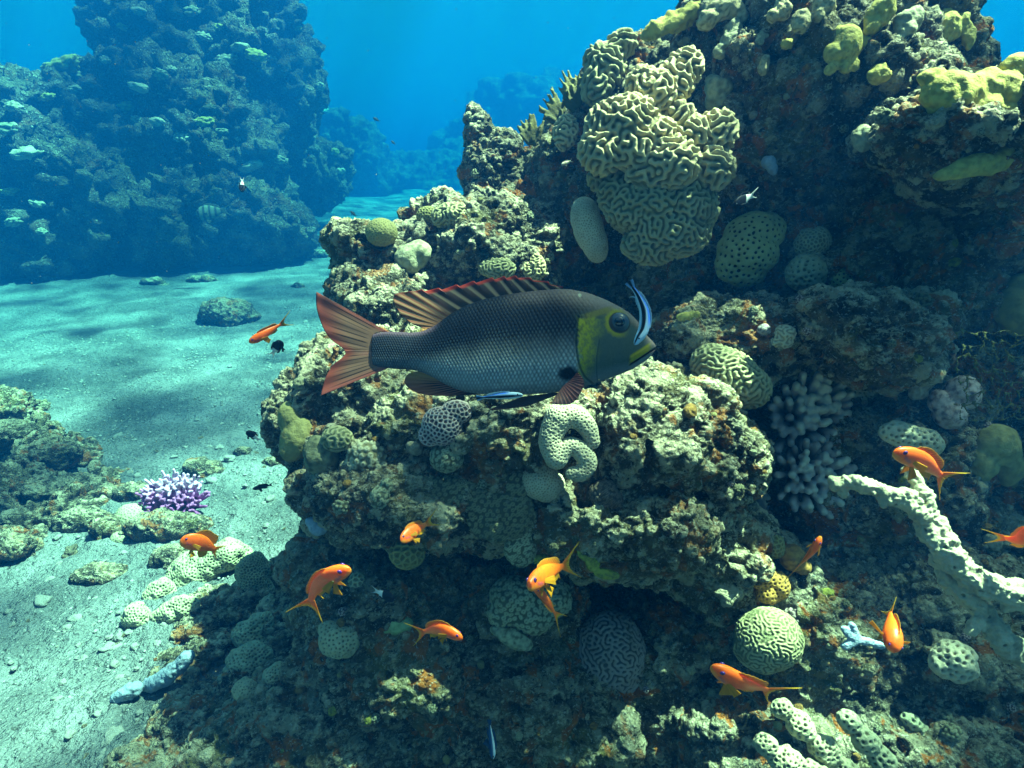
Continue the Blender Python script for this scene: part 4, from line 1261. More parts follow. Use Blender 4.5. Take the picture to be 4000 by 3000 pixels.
def shell(V, nu, nv, thick):
    """grid of points (nu*nv,3) -> closed thin shell verts, faces; returns also source index per vertex"""
    G = V.reshape(nu, nv, 3)
    du = np.gradient(G, axis=0); dv = np.gradient(G, axis=1)
    nrm = np.cross(du, dv); nrm /= np.maximum(np.linalg.norm(nrm, axis=2, keepdims=True), 1e-9)
    th = thick
    A = (G + nrm * th).reshape(-1, 3); B = (G - nrm * th).reshape(-1, 3)
    n = nu * nv
    i = (np.arange(nu - 1)[:, None] * nv + np.arange(nv - 1)[None, :])
    q = np.stack([i, i + nv, i + nv + 1, i + 1], -1).reshape(-1, 4)
    f = [q, q[:, ::-1] + n]
    def strip(idx):
        a, b = idx[:-1], idx[1:]
        return np.stack([a, b, b + n, a + n], -1)
    f += [strip(np.arange(nv)), strip(np.arange(nv) + (nu - 1) * nv)[:, ::-1], strip(np.arange(nu) * nv)[:, ::-1], strip(np.arange(nu) * nv + nv - 1)]
    return np.concatenate([A, B]), np.concatenate(f), np.concatenate([np.arange(n)] * 2)


def add_part(name, root, V, F, col, mat, parent=None):
    me = np_mesh(name, V, F)
    set_col(me, 'paint', col)
    me.materials.append(mat)
    o = link(bpy.data.objects.new(name, me))
    o.parent = parent or root
    return o


def ball_part(name, root, c, ax, mat, parent=None, sub=3):
    iv, if_ = ico(sub)
    me = np_mesh(name, iv @ np.array(ax, float).T + np.array(c), if_)
    me.materials.append(mat)
    o = link(bpy.data.objects.new(name, me))
    o.parent = parent or root
    return o


def mixc(a, b, t):
    return a * (1 - t[:, None]) + np.asarray(b, float)[None, :] * t[:, None]


# ---- the large bream: outline in its own side view (units: 0.4 picture px), nose to +x
TOPL = np.array([(486, 566), (520, 553), (570, 547), (640, 549), (700, 553), (760, 546), (820, 520), (870, 484), (920, 446), (1000, 404), (1100, 370), (1200, 350), (1300, 335), (1400, 324), (1500, 317), (1560, 319), (1650, 337), (1740, 370), (1830, 415), (1890, 455), (1930, 502), (1965, 560), (1990, 586), (2010, 604), (2022, 628)], float)
BOTL = np.array([(486, 722), (520, 736), (600, 748), (700, 752), (760, 766), (830, 800), (900, 840), (980, 870), (1060, 883), (1150, 888), (1250, 888), (1350, 885), (1450, 880), (1530, 869), (1620, 850), (1720, 816), (1820, 781), (1900, 748), (1970, 703), (2010, 662), (2022, 634)], float)
WID = np.array([(486, 14), (520, 22), (600, 32), (700, 44), (850, 66), (1000, 86), (1200, 104), (1400, 112), (1600, 112), (1750, 100), (1850, 82), (1920, 62), (1980, 38), (2010, 22), (2022, 6)], float)
BREAM_K = 0.4 * 0.85 / FOC


def bream_xyz(x, y, z):
    return np.stack([(x - 1250) * BREAM_K, -(y - 620) * BREAM_K, z * BREAM_K], -1)


def bream_width(x, y):
    t = np.interp(x, TOPL[:, 0], TOPL[:, 1]); b = np.interp(x, BOTL[:, 0], BOTL[:, 1])
    v = np.clip((y - t) / (b - t), 0, 1) * 2 - 1
    return np.interp(x, WID[:, 0], WID[:, 1]) * np.sqrt(np.maximum(0, 1 - np.abs(v) ** 2.2))


def build_bream():
    root = empty('bream', P(1108, 745.6, 0.85), 'large silver-blue fish with yellow cheek, big dark eye and reddish fins', 'fish')
    root.rotation_euler = cam.rotation_euler
    nx, nt = 760, 300
    s = np.linspace(0, 1, nx)
    xs = 486 + (2022 - 486) * (s + 0.02 * np.sin(2 * math.pi * s))
    top = np.interp(xs, TOPL[:, 0], TOPL[:, 1]); bot = np.interp(xs, BOTL[:, 0], BOTL[:, 1]); w = np.interp(xs, WID[:, 0], WID[:, 1])
    ker = np.ones(13) / 13
    def sm(a):
        return np.convolve(np.pad(a, 6, mode='edge'), ker, 'valid')
    top, bot, w = sm(top), sm(bot), sm(w)
    th = np.linspace(0, 2 * math.pi, nt, endpoint=False)
    cy, cz = np.cos(th), np.sin(th)
    cz = np.sign(cz) * np.abs(cz) ** 0.92
    X = np.repeat(xs[:, None], nt, 1)
    mid = (top + bot) / 2; half = (bot - top) / 2
    Y = mid[:, None] - half[:, None] * cy[None, :]
    Z = w[:, None] * cz[None, :]
    for ri, fr in ((0, 0.03), (1, 0.5), (2, 0.85), (nx - 1, 0.05), (nx - 2, 0.6)):
        Y[ri] = mid[ri] + (Y[ri] - mid[ri]) * fr; Z[ri] *= fr
    x, y, z = X.ravel(), Y.ravel(), Z.ravel()
    v = ((Y - top[:, None]) / (bot - top)[:, None]).ravel()
    p2 = np.stack([x, y, 0 * x], 1)
    n1 = fbm(p2, 120, 5, 3); n2 = fbm(p2, 26, 8, 3); n3 = noise3(p2, 9, 12)
    # ground colour
    c = np.tile(np.array([0.0035, 0.0060, 0.0125]), (len(x), 1))
    low = sstep(0.40, 0.74, v + 0.05 * n1 - 0.10 * sstep(1000, 600, x))
    c = mixc(c, (0.23, 0.245, 0.24), low)  # silver flank, its sheen lifted into the colour
    c = mixc(c, (0.14, 0.145, 0.15), sstep(0.86, 1.0, v))
    c = mixc(c, (0.055, 0.042, 0.046), sstep(0.20, 0.04, v + 0.04 * n1) * sstep(1150, 1400, x))
    ped = sstep(860, 640, x)
    c = mixc(c, (0.024, 0.027, 0.040), ped * 0.7)
    c = mixc(c, (0.09, 0.055, 0.08), sstep(880, 780, x) * sstep(0.16, 0.02, v))
    # scales, in staggered rows
    # rows bend with the body and the scales grow smaller towards the tail
    kx = 9.0 / 900.0
    wx = x + 7 * noise3(p2, 90, 31); wy = y + 5 * noise3(p2, 110, 32)
    X_ = np.log(13.0 + kx * np.maximum(wx - 560, -300)) / kx
    hh_ = np.repeat((bot - top)[:, None], nt, 1).ravel(); md_ = np.repeat(mid[:, None], nt, 1).ravel()
    Y_ = (wy - md_) / (10.0 + 9.0 * hh_ / 570.0)
    r = np.floor(Y_); fy = Y_ - r - 0.5
    q = X_ + 0.5 * (r % 2); fx = q - np.floor(q) - 0.5
    d1 = np.hypot(fx * 1.30, fy * 0.82)
    r2 = r + np.where(fy > 0, 1, -1); fy2 = Y_ - r2 - 0.5
    q2 = X_ + 0.5 * (r2 % 2); fx2 = q2 - np.floor(q2) - 0.5
    d2 = np.hypot(fx2 * 1.30, fy2 * 0.82)
    dm = np.minimum(d1, d2)
    tail_side = np.where(d1 < d2, fx, fx2)
    sc = sstep(0.62, 0.12, dm) * (0.65 + 0.8 * np.clip(0.5 - tail_side, 0, 1))
    body = sstep(1660, 1560, x + 40 * n2 - 60 * sstep(0.4, 0.1, v))
    wk = 0.30 + 0.70 * sstep(0.25, 0.60, v + 0.12 * n1)
    wk = wk * (1 - 0.45 * sstep(0.82, 0.97, v)) * (0.75 + 0.35 * n1)
    edge = 1 - 0.55 * wk + 0.95 * wk * sc * (1 + 0.5 * n2)
    c = c * (1 - body[:, None] + body[:, None] * np.maximum(edge, 0.1)[:, None])
    c = mixc(c, (0.05, 0.068, 0.078), body * sstep(0.45, 0.95, sc) * 0.55 * sstep(0.25, 0.45, v + 0.1 * n1) * (1 - low))
    # head
    soft = sstep(0.42, 0.22, v) 
    head = sstep(1588 - 120 * soft, 1622 + 170 * soft, x + 26 * n2)
    hc = np.tile(np.array([0.056, 0.076, 0.062]), (len(x), 1))
    hc = mixc(hc, (0.12, 0.085, 0.05), sstep(0.30, 0.12, v + 0.05 * n1))
    hc = mixc(hc, (0.085, 0.09, 0.035), sstep(0.45, 0.8, n1 + 0.5) * 0.12)
    hc = mixc(hc, (0.11, 0.125, 0.13), sstep(0.80, 0.95, v))
    c = mixc(c, (0, 0, 0), head) + hc * head[:, None]
    c = mixc(c, (0.225, 0.158, 0.130), sstep(1420, 1700, x) * sstep(0.24, 0.06, v + 0.06 * n2) * 0.9)
    # pinkish snout
    c = mixc(c, (0.24, 0.17, 0.15), sstep(1935, 2000, x) * sstep(660, 600, y))
    # yellow cheek patch
    yel = sstep(1582, 1600, x + 12 * n2) * sstep(1765, 1690, x + 0.25 * (y - 620) + 40 * n2) * sstep(462, 500, y + 20 * n2) * sstep(850, 740, y + 0.5 * (x - 1600) * 0.3)
    mott = sstep(-0.5, 0.4, n2 + 0.6 * n3)
    c = mixc(c, (0.27, 0.25, 0.008), yel * (0.45 + 0.55 * mott) * sstep(1720, 1610, x - 50 * sstep(620, 540, y) + 40 * n1))
    ring = np.hypot(x - 1812, (y - 506) * 1.05)
    c = mixc(c, (0.29, 0.24, 0.010), sstep(92, 66, ring + 10 * n2) * sstep(1880, 1790, x) * 0.95)
    c = mixc(c, (0.03, 0.03, 0.03), sstep(64, 56, ring))
    band = sstep(26, 8, np.abs(y - 455 + 0.33 * (x - 1700))) * sstep(1600, 1650, x) * sstep(1800, 1740, x)
    c = mixc(c, (0.18, 0.14, 0.02), band * 0.8)
    # gill cover edges
    def line(px, py, wd, k, colr):
        nonlocal c
        pts = interp_list(np.stack([px, py], 1), np.linspace(0, 1, 60))
        best = np.full(len(x), 1e9)
        for a in pts:
            best = np.minimum(best, (x - a[0]) ** 2 + (y - a[1]) ** 2)
        best = np.sqrt(best)
        c = mixc(c, colr, sstep(wd, wd * 0.35, best) * k)
        return best
    g1 = line(np.array([1592, 1578, 1590, 1610, 1640, 1690]), np.array([480, 600, 700, 760, 800, 835]), 9, 0.75, (0.02, 0.03, 0.02))
    g2 = line(np.array([1700, 1688, 1690, 1702]), np.array([600, 690, 760, 815]), 5, 0.6, (0.03, 0.05, 0.05))
    # mouth
    mpts = np.stack([np.array([2026, 1985, 1930, 1865]), np.array([634, 655, 690, 730])], 1)
    my = line(mpts[:, 0], mpts[:, 1] - 16, 15, 0.95, (0.40, 0.36, 0.015)) if False else None
    yb = np.interp(x, [1865, 1930, 1985, 2026], [730, 690, 655, 634])
    inm = sstep(1860, 1880, x)
    c = mixc(c, (0.24, 0.20, 0.010), inm * sstep(34, 22, np.abs(y - (yb - 22))) * sstep(2000, 1960, x))
    c = mixc(c, (0.13, 0.145, 0.16), inm * sstep(4, 14, y - yb))
    c = mixc(c, (0.32, 0.21, 0.20), sstep(1978, 2000, x) * sstep(16, 6, np.abs(y - yb - 14)))
    c = mixc(c, (0.012, 0.010, 0.010), inm * sstep(8, 4, np.abs(y - yb - 1)))
    # nostril stripe on the forehead and pale nape spot
    c = mixc(c, (0.02, 0.025, 0.03), sstep(16, 7, np.abs((y - 455) - 0.85 * (x - 1893))) * sstep(1870, 1888, x) * sstep(1950, 1925, x))
    c = mixc(c, (0.36, 0.33, 0.22), sstep(15, 6, np.hypot((x - 1605) * 1.2, y - 358)))
    # black pectoral blotch
    bl = np.hypot((x - 1540) / 56, (y - 775) / 40)
    c = mixc(c, (0.004, 0.004, 0.006), sstep(1.25, 0.6, bl + 0.10 * n2))
    # pale flecks
    c = c * (1 + 0.16 * n3 + 0.10 * n2)[:, None]
    # relief
    rel = body * (sc - 0.5) * 2.2 - sstep(9, 3, g1) * 4 - sstep(6, 2, g2) * 2 - inm * sstep(8, 3, np.abs(y - yb)) * 9 + inm * sstep(26, 10, np.abs(y - (yb - 20))) * 4
    zz = z + np.sign(z) * rel * sstep(0, 20, np.abs(z))
    V = bream_xyz(x, y, zz)
    i = np.arange(nx - 1)[:, None] * nt + np.arange(nt)[None, :]
    j = np.arange(nx - 1)[:, None] * nt + (np.arange(nt)[None, :] + 1) % nt
    F = np.stack([i, i + nt, j + nt, j], -1).reshape(-1, 4)
    o = add_part('body', root, V, F, np.clip(c, 0.002, 0.8), M_FISH)
    # fins
    def fin(name, base, tip, cols, nu=160, nv=40, zb=0.0, zt=0.0, curve=0.0, thick=1.0):
        u = np.linspace(0, 1, nu); vv = np.linspace(0, 1, nv)
        B = interp_list(base, u); T = interp_list(tip, u)
        U, W = np.meshgrid(u, vv, indexing='ij')
        pt = B[:, None, :] * (1 - W[..., None]) + T[:, None, :] * W[..., None]
        zl = zb + (zt - zb) * W + curve * np.sin(W * math.pi)
        x_, y_ = pt[..., 0], pt[..., 1]
        x_, y_, zl, col = cols(U, W, x_, y_, zl)
        V_ = bream_xyz(x_.ravel(), y_.ravel(), zl.ravel())
        sv, sf, src = shell(V_, nu, nv, thick * BREAM_K)
        return add_part(name, root, sv, sf, np.clip(col.reshape(-1, 3)[src], 0.003, 0.8), M_FIN)

    def arr(*c):
        return np.array(c, float)

    def lerp3(a, b, t):
        return a * (1 - t[..., None]) + b * t[..., None]

    def tail_cols(U, W, x_, y_, zl):
        up = U < 0.545
        rays = 0.5 + 0.5 * np.sin(U * 2 * math.pi * 17 + 2.0 * np.sin(U * 7) + W * 0.6)
        fine = 0.5 + 0.5 * np.sin(U * 2 * math.pi * 70)
        col = lerp3(np.broadcast_to(arr(0.36, 0.185, 0.12), U.shape + (3,)), arr(0.38, 0.07, 0.045), sstep(0.45, 0.95, W) * 0.9)
        col = lerp3(col, arr(0.48, 0.12, 0.09), sstep(0.12, 0.0, np.minimum(U, 1 - U)))
        dark = sstep(0.72, 0.97, rays) * sstep(0.05, 0.18, W) * sstep(1.0, 0.6, W) * (0.75 + 0.25 * np.sin(U * 23))
        col = lerp3(col, arr(0.02, 0.016, 0.02), np.clip(dark, 0, 1))
        col = lerp3(col, arr(0.06, 0.03, 0.035), sstep(0.5, 0.85, W) * (1 - sstep(0.85, 1, W)) * sstep(0.25, 0.05, U) * 0.8)
        col = lerp3(col, arr(0.60, 0.24, 0.17), sstep(0.07, 0.0, np.abs(U - 0.60)) * 0.6 * sstep(0.8, 0.2, W))
        col *= (0.82 + 0.3 * fine)[..., None]
        zl = zl + np.where(up, -6, 8) * W + 2.0 * np.sin(U * 40) * W
        return x_, y_, zl, col
    fin('tail_fin', [(575, 547), (512, 556), (494, 590), (490, 640), (498, 655), (494, 690), (505, 722), (575, 745)],
        [(188, 332), (186, 400), (212, 500), (262, 585), (347, 660), (275, 735), (234, 815), (216, 892)], tail_cols, 200, 44, thick=1.6)

    def dorsal_cols(U, W, x_, y_, zl):
        spiny = sstep(0.66, 0.58, U)
        ph = U * 15.0
        fr = ph - np.floor(ph)
        spine = sstep(0.22, 0.06, np.abs(fr - 0.5)) * 1.0
        col = np.broadcast_to(arr(0.045, 0.026, 0.024), U.shape + (3,)).copy()
        col = lerp3(col, arr(0.012, 0.012, 0.014), sstep(0.5, 0.1, W))
        soft = lerp3(np.broadcast_to(arr(0.48, 0.26, 0.13), U.shape + (3,)), arr(0.36, 0.11, 0.06), sstep(0.2, 0.9, np.sin(U * 180) * 0.5 + 0.5))
        soft = lerp3(soft, arr(0.03, 0.02, 0.02), sstep(0.45, 0.1, W) * 0.8 * sstep(0.90, 0.7, U))
        soft = lerp3(soft, arr(0.22, 0.05, 0.03), sstep(0.9, 1.0, W) * sstep(0.82, 0.7, U))
        col = lerp3(soft, col, spiny)
        col = lerp3(col, arr(0.34, 0.25, 0.17), spine * (0.50 * spiny + 0.25) * sstep(1.0, 0.85, W) * sstep(0.9, 0.75, U))
        col = lerp3(col, arr(0.50, 0.045, 0.025), spiny * sstep(0.80, 0.92, W))
        saw = (fr - 0.5) * spiny * sstep(0.6, 1.0, W)
        y_ = y_ + saw * 16
        zl = zl + 3 * np.cos(ph * 2 * math.pi) * W
        return x_, y_, zl, col
    bx = np.array([1530, 1480, 1420, 1350, 1280, 1210, 1140, 1070, 1000, 940, 905, 880, 860, 845, 832, 820], float)
    fin('dorsal_fin', np.stack([bx, np.interp(bx, TOPL[:, 0], TOPL[:, 1]) + 8], 1),
        [(1518, 312), (1440, 284), (1345, 262), (1265, 252), (1205, 254), (1140, 262), (1040, 280), (950, 299), (850, 318), (760, 324), (690, 330), (615, 345), (606, 385), (640, 445), (700, 500), (770, 530)], dorsal_cols, 400, 36, thick=1.4)

    def anal_cols(U, W, x_, y_, zl):
        ray = 0.5 + 0.5 * np.sin(U * 2 * math.pi * 13)
        col = lerp3(np.broadcast_to(arr(0.36, 0.11, 0.05), U.shape + (3,)), arr(0.42, 0.24, 0.08), sstep(0.55, 0.95, U))
        col = lerp3(col, arr(0.012, 0.010, 0.010), sstep(0.35, 0.8, ray) * sstep(0.85, 0.3, W) * sstep(0.9, 0.6, U))
        col = lerp3(col, arr(0.03, 0.012, 0.012), sstep(0.25, 0.05, U))
        return x_, y_, zl + 2 * np.sin(U * 60) * W, col
    ax = np.array([1075, 1010, 955, 915, 880, 855, 835], float)
    fin('anal_fin', np.stack([ax, np.interp(ax, BOTL[:, 0], BOTL[:, 1]) - 8], 1), [(1045, 888), (880, 894), (780, 888), (708, 866), (666, 822), (684, 777), (755, 758)], anal_cols, 160, 36, thick=1.3)

    def pelvic_cols(U, W, x_, y_, zl):
        ray = 0.5 + 0.5 * np.sin(U * 2 * math.pi * 8)
        col = lerp3(np.broadcast_to(arr(0.035, 0.018, 0.016), U.shape + (3,)), arr(0.10, 0.05, 0.04), sstep(0.6, 1, ray) * 0.6)
        return x_, y_, zl, col
    fin('pelvic_fin', [(1470, 876), (1500, 876), (1540, 868)], [(1300, 898), (1130, 968), (1330, 948)], pelvic_cols, 60, 30, 26, 40, thick=1.3)

    def pect_cols(U, W, x_, y_, zl):
        ray = 0.5 + 0.5 * np.sin(U * 2 * math.pi * 16)
        col = lerp3(np.broadcast_to(arr(0.62, 0.19, 0.13), U.shape + (3,)), arr(0.10, 0.03, 0.03), sstep(0.62, 0.95, ray) * sstep(0.0, 0.2, W))
        col = lerp3(col, arr(0.60, 0.32, 0.23), sstep(0.5, 1.0, U) * 0.7)
        return x_, y_, zl + 3 * np.sin(U * 2 * math.pi * 16) * W, col
    zb = float(bream_width(np.array([1540.0]), np.array([810.0]))[0])
    fin('pectoral_fin', [(1578, 778), (1545, 812), (1510, 850), (1470, 905)], [(1590, 770), (1622, 830), (1560, 930), (1452, 934)], pect_cols, 120, 26, zb - 8, zb + 34, 16, thick=1.3)
    # eyes
    for sgn in (1, -1):
        w0 = float(bream_width(np.array([1812.0]), np.array([506.0]))[0])
        k = BREAM_K
        cc = bream_xyz(np.array(1812.0), np.array(506.0), np.array(sgn * (w0 - 14)))
        e = ball_part('eye', root, cc, np.diag([55 * k, 54 * k, 34 * k]), M_IRIS, sub=4)
        ball_part('pupil', root, cc + np.array([-2 * k, 2 * k, sgn * 22 * k]), np.diag([31 * k, 30 * k, 16.5 * k]), M_PUPIL, parent=e, sub=4)
    return root


BREAM = build_bream()


# ---- slim small fish: one builder for the orange, the two-tone and the striped ones
def small_fish(name, label, spine, up, paint, cat='fish', group=None, height=0.275, width=0.16, fins=('dorsal', 'anal', 'pelvic', 'pectoral', 'tail'), lyre=0.55, tail_len=0.50, mat=M_FISH, iris=M_IRIS_PURPLE, eye=0.032, n=(70, 32), dorsal_h=0.06, pect_out=0.5, blunt=0.5):
    """spine: picture x, y, depth of points from the nose to the tail base"""
    sp = np.array([P(*q)[:] for q in spine])[::-1]
    tt = np.linspace(0, 1, 200)
    if len(sp) == 2: sp = np.stack([sp[0], (sp[0] + sp[1]) / 2, sp[1]])
    cur = interp_list(sp, tt)
    seg = np.concatenate([[0], np.cumsum(np.linalg.norm(np.diff(cur, axis=0), axis=1))])
    L = seg[-1]
    arc = seg / L
    mid_p = np.array([np.interp(0.5, arc, cur[:, k]) for k in range(3)])
    upw = np.array((CR * up[0] + CU * up[1] - CF * up[2])[:]); upw /= np.linalg.norm(upw)
    root = empty(name, Vector(mid_p), label, cat, group)
    tan = np.gradient(cur, axis=0); tan /= np.linalg.norm(tan, axis=1, keepdims=True)

    def frame(xq):
        xc = np.clip(xq, 0, 1)
        c = np.stack([np.interp(xc, arc, cur[:, k]) for k in range(3)], 1)
        t_ = np.stack([np.interp(xc, arc, tan[:, k]) for k in range(3)], 1)
        t_ /= np.linalg.norm(t_, axis=1, keepdims=True)
        c = c + t_ * (xq - xc)[:, None] * L
        zz = np.cross(t_, upw[None]); zz /= np.linalg.norm(zz, axis=1, keepdims=True)
        yy = np.cross(zz, t_)
        return c, t_, yy, zz

    def W(p):
        """fish coordinates (x 0 tail base .. 1 nose, y, z in body lengths) -> local"""
        q = np.array(p, float)
        c, t_, yy, zz = frame(q[:, 0])
        return c + (yy * q[:, 1:2] + zz * q[:, 2:3]) * L - mid_p
    nx, nt = n
    s = np.linspace(0, 1, nx)
    x = 1 - (1 - s) ** 1.0
    prof = np.interp(x, [0, 0.06, 0.2, 0.4, 0.62, 0.78, 0.88, 0.95, 0.985, 1.0], [0.32, 0.34, 0.52, 0.83, 1.0, 0.93, 0.76, 0.52 + 0.06 * blunt, 0.30 + 0.1 * blunt, 0.02])
    prof = np.convolve(np.pad(prof, 2, mode='edge'), np.ones(5) / 5, 'valid'); prof[-1] = 0.02
    wp = np.interp(x, [0, 0.1, 0.4, 0.65, 0.85, 0.96, 1.0], [0.16, 0.25, 0.72, 1.0, 0.95, 0.5, 0.03])
    th = np.linspace(0, 2 * math.pi, nt, endpoint=False)
    Y = 0.5 * height * prof[:, None] * np.cos(th)[None] - 0.012 * (x[:, None])
    Z = 0.5 * width * wp[:, None] * np.sin(th)[None]
    X = np.repeat(x[:, None], nt, 1)
    V = np.stack([X.ravel(), Y.ravel(), Z.ravel()], 1)
    vv = np.cos(th)[None].repeat(nx, 0).ravel()
    col = paint('body', V[:, 0], vv, V)
    i = np.arange(nx - 1)[:, None] * nt + np.arange(nt)[None, :]
    j = np.arange(nx - 1)[:, None] * nt + (np.arange(nt)[None, :] + 1) % nt
    F = np.stack([i, j, j + nt, i + nt], -1).reshape(-1, 4)
    add_part('body', root, W(V), F, col, mat)

    def fin(nm, base, tip, z0=0.0, z1=0.0, nu=30, nv=14, concave=None):
        u = np.linspace(0, 1, nu); v = np.linspace(0, 1, nv)
        Bp = interp_list(base, u); Tp = interp_list(tip, u)
        U, Q = np.meshgrid(u, v, indexing='ij')
        pt = Bp[:, None] * (1 - Q[..., None]) + Tp[:, None] * Q[..., None]
        z = z0 + (z1 - z0) * Q + 0.004 * np.sin(U * 50) * Q
        pts = np.stack([pt[..., 0].ravel(), pt[..., 1].ravel(), z.ravel()], 1)
        sv, sf, src = shell(W(pts), nu, nv, 0.0035 * L)
        add_part(nm, root, sv, sf, paint(nm, U.ravel(), Q.ravel(), pts)[src], M_FIN)
    h = height / 2
    if 'tail' in fins:
        tl = tail_len
        fin('tail_fin', [(0.04, 0.30 * h), (0.0, 0.18 * h), (-0.01, 0), (0.0, -0.18 * h), (0.04, -0.30 * h)],
            [(-tl, 0.36 * lyre + 0.06), (-0.50 * tl, 0.15 * lyre + 0.04), (-0.30 * tl, 0), (-0.50 * tl, -0.15 * lyre - 0.04), (-tl, -0.36 * lyre - 0.06)] if lyre > 0 else [(-tl, 0.075), (-1.05 * tl, 0.04), (-1.08 * tl, 0), (-1.05 * tl, -0.04), (-tl, -0.075)], nu=41)
    def top(xq):
        return float(np.interp(xq, x, 0.5 * height * prof))
    if 'dorsal' in fins:
        xs_ = [0.72, 0.6, 0.45, 0.3, 0.16]
        fin('dorsal_fin', [(q, top(q) - 0.02) for q in xs_], [(0.68, top(0.72) + 0.5 * dorsal_h), (0.53, top(0.55) + dorsal_h), (0.36, top(0.4) + dorsal_h), (0.18, top(0.25) + 1.15 * dorsal_h), (0.10, top(0.14) + 0.25 * dorsal_h)])
    if 'anal' in fins:
        xs_ = [0.42, 0.34, 0.26, 0.16]
        fin('anal_fin', [(q, -top(q) + 0.012) for q in xs_], [(0.37, -top(0.37) - 0.5 * dorsal_h), (0.24, -top(0.3) - 1.1 * dorsal_h), (0.14, -top(0.2) - 0.9 * dorsal_h), (0.10, -top(0.14) - 0.1)])
    if 'pelvic' in fins:
        for sgn in (1, -1):
            fin('pelvic_fin', [(0.66, -top(0.66) + 0.02), (0.60, -top(0.6) + 0.02)], [(0.54, -top(0.6) - 0.17), (0.44, -top(0.5) - 0.08)], sgn * 0.03, sgn * 0.07)
    if 'pectoral' in fins:
        for sgn in (1, -1):
            z0 = sgn * width * 0.45
            fin('pectoral_fin', [(0.70, -0.02), (0.69, -0.07)], [(0.52, -0.02), (0.50, -0.14)], z0, z0 + sgn * 0.12 * pect_out)
    for sgn in (1, -1):
        xe, ye = 0.885, 0.14 * height
        zw = float(np.interp(xe, x, 0.5 * width * wp)) * math.sqrt(max(0.05, 1 - (2 * ye / (height * np.interp(xe, x, prof))) ** 2))
        cen = W(np.array([[xe, ye, sgn * (zw - 0.006)]]))[0]
        _, t_, yy, zz = frame(np.array([xe]))
        ax = (np.diag([eye * L, eye * L, 0.55 * eye * L]) @ np.stack([t_[0], yy[0], zz[0]])).T
        e = ball_part('eye', root, cen, ax, iris, sub=2)
        cen2 = W(np.array([[xe, ye, sgn * (zw - 0.006 + 0.33 * eye)]]))[0]
        ball_part('pupil', root, cen2, ax * 0.55, M_PUPIL, parent=e, sub=2)
    return root


def paint_anthias(part, a, b, p):
    n = len(a)
    if part == 'body':
        c = np.tile(np.array([0.90, 0.125, 0.006]), (n, 1))
        c = mixc(c, (0.90, 0.18, 0.010), sstep(0.0, -0.9, b))
        c = mixc(c, (0.74, 0.26, 0.02), sstep(0.80, 1.0, a) * sstep(0.2, -0.7, b))
        c = mixc(c, (0.80, 0.13, 0.008), sstep(0.5, 1.0, b) * 0.5)
        c = mixc(c, (0.45, 0.06, 0.12), sstep(0.03, 0.012, np.abs(p[:, 1] + 0.02 + 0.35 * (0.86 - a))) * sstep(0.70, 0.75, a) * sstep(0.88, 0.85, a) * 0.7)
        return c * (1 + 0.12 * noise3(p, 0.03, 3))[:, None]
    if part == 'tail_fin':
        c = np.tile(np.array([0.86, 0.22, 0.01]), (n, 1))
        return mixc(c, (0.72, 0.42, 0.02), sstep(0.2, 0.8, b)) * (0.85 + 0.25 * np.sin(a * 90))[:, None]
    if part == 'dorsal_fin':
        c = np.tile(np.array([0.84, 0.22, 0.01]), (n, 1))
        return mixc(c, (0.70, 0.30, 0.03), sstep(0.4, 1, b)) * (0.85 + 0.2 * np.sin(a * 80))[:, None]
    return np.tile(np.array([0.86, 0.40, 0.012]), (n, 1)) * (0.85 + 0.2 * np.sin(a * 60))[:, None]


